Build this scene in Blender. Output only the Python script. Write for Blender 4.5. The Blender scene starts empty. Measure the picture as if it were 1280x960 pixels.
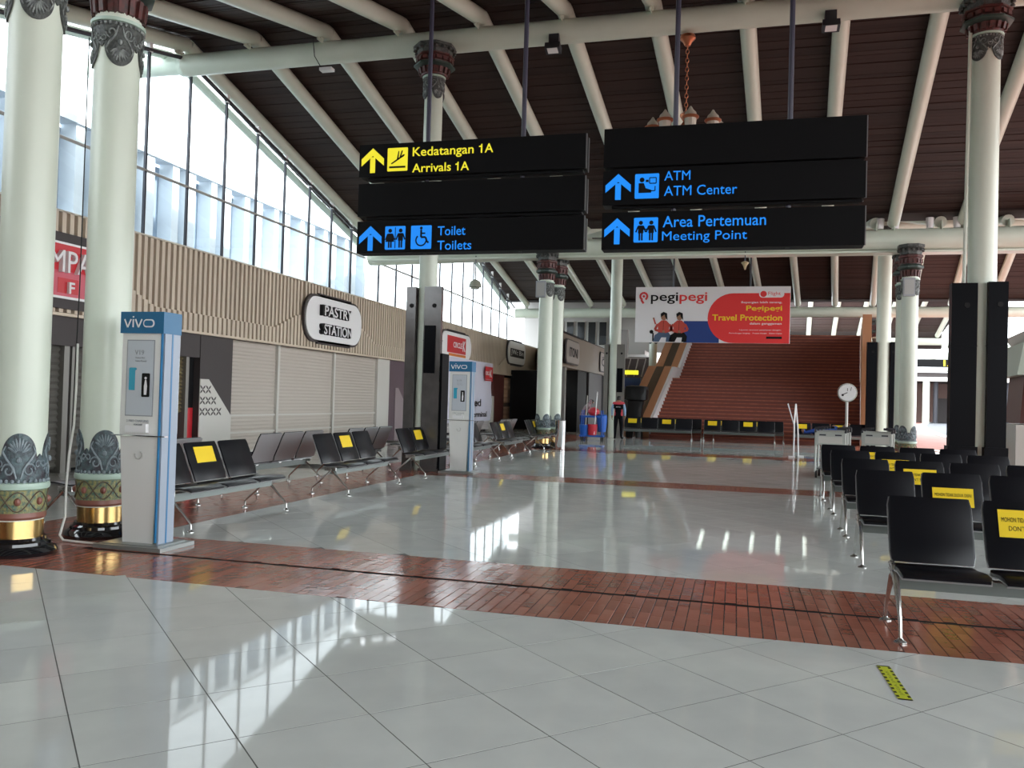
import bpy, math, random
from mathutils import Vector, Matrix
PI = math.pi
random.seed(7)
S = bpy.context.scene
COL = S.collection

# ------------------------------------------------------------------ camera
YAW, PITCH, ROLL, CAMH = math.radians(14.9), 0.0182, 0.0288, 1.476
Zr = Matrix.Rotation(YAW, 3, 'Z')
cF = Zr @ Vector((0, math.cos(PITCH), math.sin(PITCH)))
cR0 = Zr @ Vector((1, 0, 0)); cU0 = Zr @ Vector((0, -math.sin(PITCH), math.cos(PITCH)))
cR = cR0*math.cos(ROLL)+cU0*math.sin(ROLL); cU = -cR0*math.sin(ROLL)+cU0*math.cos(ROLL)
cam = bpy.data.cameras.new('camera'); camo = bpy.data.objects.new('camera', cam); COL.objects.link(camo)
cam.sensor_width = 36; cam.sensor_fit = 'HORIZONTAL'; cam.lens = 1052/1280*36; cam.clip_end = 500; cam.clip_start = .05
M4 = Matrix.Identity(4)
for i in range(3): M4[i][0] = cR[i]; M4[i][1] = cU[i]; M4[i][2] = -cF[i]
M4[2][3] = CAMH
camo.matrix_world = M4
S.camera = camo
CAMP = Vector((0, 0, CAMH))
def project(x, y, z=0):
    d = Vector((x, y, z))-CAMP; k = d.dot(cF)
    if k < .1: return None
    return 640+1052*d.dot(cR)/k, 480-1052*d.dot(cU)/k, k

# ------------------------------------------------------------------ world, sun, exposure
w = bpy.data.worlds.new('overcast sky'); S.world = w; w.use_nodes = True
bg = w.node_tree.nodes['Background']; bg.inputs[0].default_value = (.90, .96, 1.0, 1); bg.inputs[1].default_value = 1.0
sun = bpy.data.lights.new('sun', 'SUN'); sun.energy = 1.5; sun.angle = math.radians(3); sun.color = (1, .96, .9)
suno = bpy.data.objects.new('sun', sun); COL.objects.link(suno); suno.rotation_euler = Vector((.74, .12, .66)).to_track_quat('Z', 'Y').to_euler()
S.view_settings.view_transform = 'Standard'; S.view_settings.look = 'None'
S.view_settings.gamma = 1; S.view_settings.use_curve_mapping = False
S.view_settings.exposure = 2.75

# ------------------------------------------------------------------ materials
MAT = {}
def mat(name, col, rough=.5, metal=0, bump=0, bscale=20, vary=0, island=False, col2=None, nscale=6, emit=0, spec=.5, stretch=None, coat=0):
    if name in MAT: return MAT[name]
    m = bpy.data.materials.new(name); m.use_nodes = True; nt = m.node_tree; N = nt.nodes; L = nt.links
    b = N['Principled BSDF']
    b.inputs['Base Color'].default_value = (*col, 1); b.inputs['Roughness'].default_value = rough
    b.inputs['Metallic'].default_value = metal; b.inputs['Specular IOR Level'].default_value = spec
    b.inputs['Coat Weight'].default_value = coat
    tc = N.new('ShaderNodeTexCoord'); src = tc.outputs['Object']
    if stretch:
        mp = N.new('ShaderNodeMapping'); mp.inputs['Scale'].default_value = stretch; L.new(src, mp.inputs[0]); src = mp.outputs[0]
    c = None
    if col2 is not None:
        n = N.new('ShaderNodeTexNoise'); n.inputs['Scale'].default_value = nscale; n.inputs['Detail'].default_value = 4
        L.new(src, n.inputs['Vector'])
        r = N.new('ShaderNodeValToRGB'); r.color_ramp.elements[0].position = .35; r.color_ramp.elements[1].position = .65
        r.color_ramp.elements[0].color = (*col, 1); r.color_ramp.elements[1].color = (*col2, 1)
        L.new(n.outputs['Fac'], r.inputs[0]); c = r.outputs[0]; L.new(c, b.inputs['Base Color'])
    if vary:
        oi = N.new('ShaderNodeObjectInfo'); g = N.new('ShaderNodeNewGeometry')
        a = N.new('ShaderNodeMath'); a.operation = 'ADD'; L.new(oi.outputs['Random'], a.inputs[0]); L.new(g.outputs['Random Per Island'], a.inputs[1])
        f = N.new('ShaderNodeMath'); f.operation = 'FRACT'; L.new(a.outputs[0], f.inputs[0])
        mr = N.new('ShaderNodeMapRange'); mr.inputs[3].default_value = 1-vary; mr.inputs[4].default_value = 1+vary; L.new(f.outputs[0], mr.inputs[0])
        h = N.new('ShaderNodeHueSaturation'); h.inputs['Color'].default_value = (*col, 1)
        if c: L.new(c, h.inputs['Color'])
        L.new(mr.outputs[0], h.inputs['Value']); L.new(h.outputs[0], b.inputs['Base Color'])
    if bump:
        n2 = N.new('ShaderNodeTexNoise'); n2.inputs['Scale'].default_value = bscale; L.new(src, n2.inputs['Vector'])
        bp = N.new('ShaderNodeBump'); bp.inputs['Strength'].default_value = bump; bp.inputs['Distance'].default_value = .01
        L.new(n2.outputs['Fac'], bp.inputs['Height']); L.new(bp.outputs[0], b.inputs['Normal'])
    if emit:
        b.inputs['Emission Color'].default_value = (*col, 1); b.inputs['Emission Strength'].default_value = emit
    MAT[name] = m; return m
TILE = mat('polished tile', (.61, .625, .595), .04, vary=.05, col2=(.565, .58, .555), nscale=3, spec=.09)
GROUT = mat('grout', (.10, .10, .09), .8)
BRICK = mat('polished brick', (.34, .12, .08), .15, vary=.16, bump=.15, bscale=14, col2=(.30, .10, .065), nscale=2, spec=.5)
MORTAR = mat('brick joint', (.012, .008, .007), .9, spec=.1)
CREAM = mat('cream paint', (.65, .71, .60), .32, col2=(.62, .68, .575), nscale=2, spec=.45)
WOOD = mat('dark ceiling wood', (.034, .019, .016), .6, spec=.25, vary=.25, bump=.3, bscale=12)
DECK = mat('roof deck', (.02, .012, .01), .9)
TAN = mat('tan slat', (.64, .54, .42), .5, vary=.05)
TANB = mat('tan backing', (.20, .16, .12), .7)
DKBR = mat('dark brown panel', (.060, .050, .049), .5, spec=.3)
MAROON = mat('maroon panel', (.10, .03, .025), .4)
BLACK = mat('black void', (.006, .006, .007), .6, spec=.2)
SHUT = mat('beige shutter', (.52, .47, .41), .5)
SHUTD = mat('grey steel shutter', (.20, .19, .17), .4, metal=.4)
BAMB = mat('bamboo shade', (.30, .25, .13), .6, col2=(.16, .12, .06), nscale=9)
OFFW = mat('off white paint', (.62, .60, .55), .5)
WHITE = mat('white', (.80, .80, .80), .5)
WHITEB = mat('white sign face', (.88, .88, .87), .35)
RED = mat('red', (.60, .02, .03), .4)
PINK = mat('pinkish red', (.62, .10, .14), .4)
ORANGE = mat('orange', (.75, .22, .03), .4)
STEEL = mat('dark steel', (.06, .06, .07), .4, metal=.6)
ALU = mat('cast aluminium', (.55, .55, .53), .22, metal=.9)
ALUB = mat('aluminium beam', (.17, .195, .185), .35, metal=.3)
SEATM = mat('black seat pad', (.005, .0055, .008), .34, spec=.28)
SEATP = mat('seat pad sheen', (.03, .03, .034), .35, spec=.6)  # paler pad colour carries the grazing sheen on the seat tops
SEATB = mat('perforated seat shell', (.40, .40, .41), .32, metal=.5)  # steel shell lightened, light reflected off the backs put into its colour
YEL = mat('yellow sticker', (.85, .60, .01), .5)
YELS = mat('yellow sign print glow', (.62, .55, .02), .5, emit=.14)  # faint glow put into the yellow print to lift it
BLUS = mat('blue sign print glow', (.004, .14, .50), .5, emit=.20)  # blue print likewise brightened by its own emission
SIGNB = mat('black sign panel', (.004, .004, .0045), .5, spec=.12)
INK = mat('black ink', (.006, .006, .006), .5, spec=.2)
PLINTH = mat('black granite', (.008, .008, .010), .06, spec=.7)
BRASS = mat('brass band', (.62, .42, .17), .22, metal=1, bump=.05, bscale=6)
COPPER = mat('copper paint', (.22, .085, .06), .4)
GREENR = mat('pale green ring', (.42, .55, .46), .4)
CARVE = mat('carved relief', (.10, .15, .16), .5, bump=1, bscale=30, col2=(.045, .04, .05), nscale=14)
CARVL = mat('relief highlights', (.26, .31, .33), .45, col2=(.14, .18, .20), nscale=18)
CARVD = mat('capital relief', (.035, .04, .038), .5, bump=1, bscale=30, col2=(.09, .10, .09), nscale=18)
CARVDL = mat('capital highlights', (.28, .31, .29), .5, col2=(.07, .08, .08), nscale=18)
PATT = mat('patterned band', (.30, .27, .10), .5, bump=.6, bscale=50, col2=(.05, .12, .10), nscale=26)
CAPR = mat('capital red', (.12, .028, .024), .5, col2=(.05, .026, .022), nscale=14)
CAPG = mat('capital dark green', (.03, .055, .045), .45, col2=(.05, .07, .06), nscale=8)
STONE = mat('dark stone panel', (.10, .092, .088), .18, col2=(.07, .065, .063), nscale=3, spec=.6)
STONEK = mat('black board', (.002, .0025, .004), .35, spec=.07)
FINW = mat('exterior screen paint', (.74, .79, .84), .7)
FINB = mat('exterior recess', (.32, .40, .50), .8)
ASPH = mat('asphalt', (.045, .05, .06), .8, bump=.2, bscale=40)
PAVE = mat('red paving', (.17, .065, .055), .7, col2=(.21, .095, .08), nscale=1.2)
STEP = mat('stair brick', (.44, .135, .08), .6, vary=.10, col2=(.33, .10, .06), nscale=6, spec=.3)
RISE = mat('darkened stair riser', (.20, .055, .038), .6)  # darker than the tread: shade under each nosing put into the colour
ORWD = mat('orange brown cladding', (.52, .24, .12), .5)
BRWD = mat('dark brown strip', (.10, .065, .04), .6)
VBLUE = mat('kiosk blue', (.004, .12, .26), .35)
VSIL = mat('kiosk silver', (.74, .74, .71), .35)
VEDGE = mat('kiosk blue edge', (.02, .16, .34), .3)
VSIDE = mat('kiosk side', (.30, .35, .42), .35)
POSTER = mat('poster paper', (.52, .56, .60), .4)
CHROME = mat('polished steel', (.75, .75, .75), .12, metal=1)
COPL = mat('copper lamp metal', (.45, .16, .08), .3, metal=.8)
LAMPG = mat('frosted lamp glass', (.50, .46, .38), .3)
LAMPON = mat('lit lamp', (1, .85, .6), .5, emit=6)
TARP = mat('black plastic sheet', (.007, .007, .008), .3, spec=.4, bump=1, bscale=6)
BLUE = mat('blue plastic', (.01, .10, .45), .4)
REDB = mat('red bag', (.55, .03, .05), .4)
SKIN = mat('skin', (.30, .15, .09), .6)
HAIR = mat('black hair', (.01, .008, .008), .5)
CLBK = mat('black cloth', (.006, .006, .008), .9, spec=.1)
CLRED = mat('red cloth', (.55, .05, .07), .8)
CLBLU = mat('light blue cloth', (.30, .45, .62), .8)
CLGRY = mat('grey patterned cloth', (.35, .30, .32), .8, col2=(.20, .06, .07), nscale=25)
CLNAVY = mat('navy cloth', (.01, .03, .16), .8)
BUSW = mat('bus paint', (.45, .44, .40), .35)
BUSG = mat('bus window', (.02, .02, .022), .1)
RUB = mat('rubber', (.015, .015, .015), .7)
TROL = mat('trolley paint', (.50, .52, .48), .4, metal=.3)
BANW = mat('banner pale print', (.78, .77, .78), .5)
BANR = mat('banner red print', (.75, .03, .03), .5)
BANB = mat('banner blue print', (.01, .04, .20), .5)
PHB = mat('phone print blue', (.03, .35, .50), .3)
GRYP = mat('grey print', (.30, .32, .34), .5)
CABW = mat('white cable', (.60, .60, .56), .5)
CLOTHW = mat('white vinyl cloth', (.66, .66, .76), .6, bump=.6, bscale=2)
PURP = mat('purple panel', (.11, .07, .085), .5)
WOODL = mat('shop wood', (.50, .30, .17), .5)
def glass():
    m = bpy.data.materials.new('window glass'); m.use_nodes = True; N = m.node_tree.nodes; L = m.node_tree.links
    N.remove(N['Principled BSDF']); out = N['Material Output']
    t = N.new('ShaderNodeBsdfTransparent'); t.inputs[0].default_value = (.74, .79, .80, 1)
    g = N.new('ShaderNodeBsdfGlossy'); g.inputs['Roughness'].default_value = .02
    fr = N.new('ShaderNodeFresnel'); fr.inputs[0].default_value = 1.45
    mx = N.new('ShaderNodeMixShader'); L.new(fr.outputs[0], mx.inputs[0]); L.new(t.outputs[0], mx.inputs[1]); L.new(g.outputs[0], mx.inputs[2])
    L.new(mx.outputs[0], out.inputs[0]); return m
GLASS = glass()

# ------------------------------------------------------------------ mesh builder
class MB:
    def __init__(s): s.v = []; s.f = []; s.m = []
    def add(s, vs, fs, mi=0):
        o = len(s.v); s.v += [tuple(p) for p in vs]
        for f in fs: s.f.append(tuple(o+i for i in f)); s.m.append(mi)
        return s
    def box(s, x0, x1, y0, y1, z0, z1, mi=0):
        return s.add([(x, y, z) for z in (z0, z1) for y in (y0, y1) for x in (x0, x1)],
                     [(0, 2, 3, 1), (4, 5, 7, 6), (0, 1, 5, 4), (2, 6, 7, 3), (0, 4, 6, 2), (1, 3, 7, 5)], mi)
    def obox(s, c, a, b, d, mi=0):
        c, a, b, d = map(Vector, (c, a, b, d))
        vs = [c+a*i+b*j+d*k for k in (-1, 1) for j in (-1, 1) for i in (-1, 1)]
        return s.add(vs, [(0, 2, 3, 1), (4, 5, 7, 6), (0, 1, 5, 4), (2, 6, 7, 3), (0, 4, 6, 2), (1, 3, 7, 5)], mi)
    def tube(s, pts, r, seg=10, cap=True, mi=0, up=None):
        pts = [Vector(p) for p in pts]; n = len(pts); rs = r if isinstance(r, (list, tuple)) else [r]*n
        o = len(s.v); prev = None
        for i, p in enumerate(pts):
            t = (pts[min(i+1, n-1)]-pts[max(i-1, 0)]).normalized()
            if prev is None:
                a = Vector(up) if up else (Vector((0, 0, 1)) if abs(t.z) < .9 else Vector((1, 0, 0)))
                u = (a-t*a.dot(t)).normalized()
            else: u = (prev-t*prev.dot(t)).normalized()
            prev = u; v = t.cross(u)
            for k in range(seg):
                a = 2*PI*k/seg; s.v.append(tuple(p+(u*math.cos(a)+v*math.sin(a))*rs[i]))
        for i in range(n-1):
            for k in range(seg):
                k2 = (k+1) % seg; s.f.append((o+i*seg+k, o+i*seg+k2, o+(i+1)*seg+k2, o+(i+1)*seg+k)); s.m.append(mi)
        if cap:
            s.f.append(tuple(o+k for k in reversed(range(seg)))); s.m.append(mi)
            s.f.append(tuple(o+(n-1)*seg+k for k in range(seg))); s.m.append(mi)
        return s
    def lathe(s, prof, c=(0, 0, 0), seg=32, mi=0, cap=True, a0=0):
        o = len(s.v); n = len(prof)
        for (r, z) in prof:
            for k in range(seg):
                a = a0+2*PI*k/seg; s.v.append((c[0]+r*math.cos(a), c[1]+r*math.sin(a), c[2]+z))
        for i in range(n-1):
            for k in range(seg):
                k2 = (k+1) % seg; s.f.append((o+i*seg+k, o+i*seg+k2, o+(i+1)*seg+k2, o+(i+1)*seg+k)); s.m.append(mi)
        if cap:
            s.f.append(tuple(o+k for k in reversed(range(seg)))); s.m.append(mi)
            s.f.append(tuple(o+(n-1)*seg+k for k in range(seg))); s.m.append(mi)
        return s
    def plate(s, poly, o, r, u, t=.01, mi=0, t0=0):
        """2D polygon in the plane (o, r, u); thickness from t0 to t0+t along n = r x u"""
        o, r, u = Vector(o), Vector(r), Vector(u); n = r.cross(u).normalized(); k = len(poly)
        a = sum(poly[i][0]*poly[(i+1) % k][1]-poly[(i+1) % k][0]*poly[i][1] for i in range(k))
        if a < 0: poly = poly[::-1]
        vs = [o+r*x+u*y+n*t0 for x, y in poly]+[o+r*x+u*y+n*(t0+t) for x, y in poly]
        fs = [tuple(reversed(range(k))), tuple(range(k, 2*k))]+[(i, (i+1) % k, k+(i+1) % k, k+i) for i in range(k)]
        return s.add(vs, fs, mi)
    def sph(s, c, r, seg=12, rings=8, mi=0):
        if not isinstance(r, (tuple, list)): r = (r, r, r)
        o = len(s.v)
        for i in range(rings+1):
            th = PI*i/rings
            for k in range(seg):
                a = 2*PI*k/seg; s.v.append((c[0]+r[0]*math.sin(th)*math.cos(a), c[1]+r[1]*math.sin(th)*math.sin(a), c[2]+r[2]*math.cos(th)))
        for i in range(rings):
            for k in range(seg):
                k2 = (k+1) % seg; s.f.append((o+i*seg+k, o+(i+1)*seg+k, o+(i+1)*seg+k2, o+i*seg+k2)); s.m.append(mi)
        return s
    def mesh(s, name, mats, smooth=True, ang=.6):
        me = bpy.data.meshes.new(name); me.from_pydata(s.v, [], s.f)
        if not isinstance(mats, (list, tuple)): mats = [mats]
        for m in mats: me.materials.append(m)
        if len(mats) > 1: me.polygons.foreach_set('material_index', s.m)
        if smooth and len(s.f) < 60000:
            me.polygons.foreach_set('use_smooth', [True]*len(me.polygons)); me.set_sharp_from_angle(angle=ang)
        me.update(); return me
    def build(s, name, mats, parent=None, loc=None, smooth=True, label=None, kind=None):
        return link(name, s.mesh(name, mats, smooth), parent, loc, 0, label, kind)
def link(name, me, parent=None, loc=None, rz=0, label=None, kind=None):
    o = bpy.data.objects.new(name, me); COL.objects.link(o)
    if parent is not None: o.parent = parent
    if loc is not None: o.location = loc
    if rz: o.rotation_euler = (0, 0, rz)
    if label: o['label'] = label
    if kind: o['kind'] = kind
    return o
def thing(name, label, cat, loc=(0, 0, 0), rz=0, group=None):
    o = bpy.data.objects.new(name, None); COL.objects.link(o); o.location = loc; o.rotation_euler = (0, 0, rz)
    o['label'] = label; o['category'] = cat
    if group: o['group'] = group
    return o
def tag(o, label, cat, group=None):
    o['label'] = label; o['category'] = cat
    if group: o['group'] = group
    return o
def dup(root, loc, rz=0, label=None, group=None):
    def cp(o, par):
        c = o.copy(); COL.objects.link(c); c.parent = par
        for ch in list(o.children): cp(ch, c)
        return c
    r = cp(root, None); r.location = loc; r.rotation_euler = (0, 0, rz)
    if label: r['label'] = label
    if group: r['group'] = group
    return r
def text(name, s, m, parent, o, r, u, h=None, w=None, t=.004, t0=.0, bold=0.0, spacing=1.0, label=None, centre=False, shear=0):
    """lettering as a mesh: bottom left corner at o, running along r, up along u"""
    cu = bpy.data.curves.new(name, 'FONT'); cu.body = s; cu.size = 1; cu.offset = 0 if any(q in s for q in 'MW') else bold; cu.space_character = spacing; cu.resolution_u = 3; cu.shear = shear
    to = bpy.data.objects.new(name, cu); COL.objects.link(to)
    dg = bpy.context.evaluated_depsgraph_get(); me0 = bpy.data.meshes.new_from_object(to.evaluated_get(dg))
    vs = [v.co.copy() for v in me0.vertices]; fs = [tuple(p.vertices) for p in me0.polygons]
    bpy.data.objects.remove(to); bpy.data.meshes.remove(me0); bpy.data.curves.remove(cu)
    x0 = min(v.x for v in vs); x1 = max(v.x for v in vs); y0 = min(v.y for v in vs); y1 = max(v.y for v in vs)
    sy = (h or 1)/(y1-y0); sx = sy if w is None else w/(x1-x0)
    if h is None: sy = sx
    o, r, u = Vector(o), Vector(r).normalized(), Vector(u).normalized(); n = r.cross(u)
    if centre: o = o-r*(x1-x0)*sx/2
    P = [o+r*(v.x-x0)*sx+u*(v.y-y0)*sy for v in vs]
    k = len(P)
    # side walls from border edges
    cnt = {}
    for f in fs:
        for i in range(len(f)):
            a, b = f[i], f[(i+1) % len(f)]; cnt[(a, b)] = 1
    mb = MB(); V = [p+n*(t0+t) for p in P]+[p+n*t0 for p in P]; F = list(fs)
    # flip check
    f = fs[0]; nn = (P[f[1]]-P[f[0]]).cross(P[f[2]]-P[f[0]])
    for (a, b) in cnt:
        if (b, a) not in cnt: F.append((a, k+a, k+b, b))
    if nn.dot(n) < 0: F = [tuple(reversed(q)) for q in F]
    mb.add(V, F); return mb.build(name, m, parent, smooth=False, label=label)
class Flat:
    """flat print drawn in a plane"""
    def __init__(s, o, r, u, t=.004, t0=0): s.o, s.r, s.u, s.t, s.t0 = Vector(o), Vector(r), Vector(u), t, t0; s.mb = MB()
    def poly(s, p, mi=0, lift=0): s.mb.plate(p, s.o, s.r, s.u, s.t, mi, s.t0+lift); return s
    def rect(s, x0, x1, y0, y1, mi=0, lift=0): return s.poly([(x0, y0), (x1, y0), (x1, y1), (x0, y1)], mi, lift)
    def rrect(s, x0, x1, y0, y1, rad, mi=0, lift=0, n=6):
        p = []
        for cx, cy, a in ((x1-rad, y0+rad, -90), (x1-rad, y1-rad, 0), (x0+rad, y1-rad, 90), (x0+rad, y0+rad, 180)):
            for i in range(n+1):
                b = math.radians(a+90*i/n); p.append((cx+rad*math.cos(b), cy+rad*math.sin(b)))
        return s.poly(p, mi, lift)
    def disc(s, x, y, rx, mi=0, lift=0, ry=None, n=20):
        ry = ry or rx; return s.poly([(x+rx*math.cos(2*PI*i/n), y+ry*math.sin(2*PI*i/n)) for i in range(n)], mi, lift)
    def line(s, pts, w, mi=0, lift=0):
        for (x0, y0), (x1, y1) in zip(pts, pts[1:]):
            L = math.hypot(x1-x0, y1-y0) or 1; dx, dy = (y1-y0)/L*w/2, -(x1-x0)/L*w/2
            s.poly([(x0+dx, y0+dy), (x1+dx, y1+dy), (x1-dx, y1-dy), (x0-dx, y0-dy)], mi, lift)
        return s
    def arc(s, x, y, r, a0, a1, w, mi=0, lift=0, n=14):
        return s.line([(x+r*math.cos(math.radians(a0+(a1-a0)*i/n)), y+r*math.sin(math.radians(a0+(a1-a0)*i/n))) for i in range(n+1)], w, mi, lift)
    def build(s, name, mats, parent=None, **k): return s.mb.build(name, mats, parent, smooth=False, **k)

# ================================================================== FLOOR
def clip(poly, x0, x1, y0, y1):
    def half(p, f, inter):
        out = []
        for i in range(len(p)):
            a, b = p[i-1], p[i]
            fa, fb = f(a), f(b)
            if fa >= 0 and fb >= 0: out.append(b)
            elif fa >= 0 > fb: out.append(inter(a, b, fa, fb))
            elif fa < 0 <= fb: out.append(inter(a, b, fa, fb)); out.append(b)
        return out
    it = lambda a, b, fa, fb: (a[0]+(b[0]-a[0])*fa/(fa-fb), a[1]+(b[1]-a[1])*fa/(fa-fb))
    for f in (lambda p: p[0]-x0, lambda p: x1-p[0], lambda p: p[1]-y0, lambda p: y1-p[1]):
        poly = half(poly, f, it)
        if len(poly) < 3: return []
    return poly
XL, XR0, XR1 = -11.25, 3.75, 5.0        # wall line, start and end of the right brick strip
SL, SR = -7.25, -5.77                   # brick strip along the left columns
BANDS = [(5.62, 7.33), (15.0, 16.0), (24.6, 25.9), (34.6, 36.3)]
floor_mb = MB().box(XL-.6, 5.05, -23, 50, -.25, -.012).box(XL, 3.75, -22.9, -9.01, -.012, -.001)

floor = floor_mb.build('floor', GROUT, kind='structure', smooth=False)
# tile field regions between the brick bands
regs = []
yy = [-9]+[v for b in BANDS for v in b]
for i in range(0, len(yy)-1, 2):
    regs += [(SR, XR0, yy[i], yy[i+1]), (XL, SL, yy[i], yy[i+1])]
regs.append((XL, -4.9, 36.3, 50))
TS = .6; th = math.radians(46.44)
TO = Vector((-5.02, 3.90))   # replaced below by the measured corner
def back(px, py):
    d = cF+cR*(px-640)/1052-cU*(py-480)/1052; t = -CAMH/d.z; return Vector((d.x*t, d.y*t))
TO = back(536.9, 825)-Vector((0, 0))
tu = Vector((math.cos(th), math.sin(th))); tv = Vector((math.sin(th), -math.cos(th)))
g = .003
cands = []
for i in range(-70, 90):
    for j in range(-90, 90):
        c = TO+tu*(i+.5)*TS+tv*(j+.5)*TS
        if not (-12 < c.x < 4.3 and -9.5 < c.y < 50.5): continue
        sq = [tuple(c+tu*a*(TS/2-g)+tv*b*(TS/2-g)) for a, b in ((-1, -1), (1, -1), (1, 1), (-1, 1))]
        for R_ in regs:
            p = clip(sq, *R_)
            if len(p) >= 3:
                ar = abs(sum(p[k-1][0]*p[k][1]-p[k][0]*p[k-1][1] for k in range(len(p))))/2
                if ar < .01: continue
                cx = sum(q[0] for q in p)/len(p); cy = sum(q[1] for q in p)/len(p)
                pr = project(cx, cy); vis = pr is not None and -120 < pr[0] < 1400 and pr[1] < 1080
                # aim for what shows largest
                cands.append((pr[2] if vis else 1e3+cy*cy+cx*cx, c, p, ar > .35*.99))
cands.sort(key=lambda q: q[0])
def tilemesh(p, c, sx, sy, mb=None):
    mb = mb or MB(); n = len(p)
    if sum(p[k-1][0]*p[k][1]-p[k][0]*p[k-1][1] for k in range(n)) < 0: p = p[::-1]
    h = lambda q: sx*(q[0]-c.x)+sy*(q[1]-c.y)
    mb.add([(q[0], q[1], h(q)) for q in p]+[(q[0], q[1], -.011) for q in p],
           [tuple(range(n))]+[((k+1) % n, k, n+k, n+(k+1) % n) for k in range(n)]); return mb
tb = MB()
for r_ in regs: tb.box(r_[0], r_[1], r_[2], r_[3], -.0119, -.0009)
tb.build('tile_bed', GROUT, floor, smooth=False)
stuff = MB()
proto = None
for k, (d, c, p, full) in enumerate(cands):
    sx, sy = random.gauss(0, .0004), random.gauss(0, .0004)
    if k < 300:
        if full:
            if proto is None:
                q = [tuple(Vector(a)-c) for a in p]; proto = tilemesh(q, Vector((0, 0)), 0, 0).mesh('tile', TILE, False)
            o = link('tile', proto, floor, (c.x, c.y, 0)); o.rotation_euler = (sx, sy, 0)
        else:
            link('tile', tilemesh(p, c, sx, sy).mesh('tile', TILE, False), floor)
    else: tilemesh(p, c, sx, sy, stuff)
stuff.build('tile_field', TILE, floor, smooth=False, kind='stuff')
# bricks
bl, bw, bg_ = .30, .083, .004
bricks = []
def brickfield(x0, x1, y0, y1):
    nx = int((x1-x0)/bw)+1
    for i in range(nx):
        off = (i % 3)*bl/3+random.uniform(-.03, .03); y = y0-off
        while y < y1:
            a, b = max(x0, x0+i*bw+bg_/2), min(x1, x0+(i+1)*bw-bg_/2); c, d = max(y0, y+bg_/2), min(y1, y+bl-bg_/2)
            if b-a > .01 and d-c > .01: bricks.append((a, b, c, d))
            y += bl
GV = 6.50
brickfield(SR, XR1, 5.62, GV-.032); brickfield(SR, XR1, GV+.032, 7.33)
brickfield(SL, SR, -6, 36.3)
for a, b in BANDS[1:]: brickfield(SR, XR1, a, b)
brickfield(XR0, XR1, -6, 5.62)
for (a, b), (c, d) in zip(BANDS, BANDS[1:]): brickfield(XR0, XR1, b, c)
floor2 = MB().box(SL, SR, -9, 36.3, -.0119, -.003).box(SR, XR1, 5.62, 7.33, -.0119, -.003)
for a, b in BANDS[1:]: floor2.box(SR, XR1, a, b, -.0119, -.003)
floor2.box(XR0, XR1, -9, 5.62, -.0119, -.003).box(XR0, XR1, 7.33, 34.6, -.0119, -.003)
floor2.build('brick_bed', MORTAR, floor, smooth=False)
def bkey(b):
    pr = project((b[0]+b[1])/2, (b[2]+b[3])/2)
    if pr is None or not (-20 < pr[0] < 1300) or pr[1] > 980 or pr[1] < 0: return 1e4
    return pr[2]*.6+abs(pr[0]-900)/500
bricks.sort(key=bkey)
bst = MB(); bcache = {}
for k, (a, b, c, d) in enumerate(bricks):
    z = random.uniform(-.0012, .0012); sx = random.gauss(0, .004); sy = random.gauss(0, .004)
    if k < 300:
        key = (round(b-a, 4), round(d-c, 4))
        if key not in bcache:
            x, y = (b-a)/2, (d-c)/2; e = .003
            m_ = MB().add([(-x, -y, -.01), (x, -y, -.01), (x, y, -.01), (-x, y, -.01), (-x, -y, -e), (x, -y, -e), (x, y, -e), (-x, y, -e), (-x+e, -y+e, 0), (x-e, -y+e, 0), (x-e, y-e, 0), (-x+e, y-e, 0)],
                          [(8, 9, 10, 11)]+[(i, (i+1) % 4, 4+(i+1) % 4, 4+i) for i in range(4)]+[(4+i, 4+(i+1) % 4, 8+(i+1) % 4, 8+i) for i in range(4)])
            bcache[key] = m_.mesh('brick', BRICK, False)
        o = link('brick', bcache[key], floor, ((a+b)/2, (c+d)/2, z)); o.rotation_euler = (sx, sy, 0)
    else:
        w2, l2 = (b-a)/2, (d-c)/2
        zz = [z-sy*sxx*w2+sx*syy*l2 for sxx, syy in ((-1, -1), (1, -1), (1, 1), (-1, 1))]
        bst.add([(a, c, zz[0]), (b, c, zz[1]), (b, d, zz[2]), (a, d, zz[3]), (a, c, -.01), (b, c, -.01), (b, d, -.01), (a, d, -.01)],
                [(0, 1, 2, 3)]+[((i+1) % 4, i, 4+i, 4+(i+1) % 4) for i in range(4)])
bst.build('brick_field', BRICK, floor, smooth=False, kind='stuff')

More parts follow.
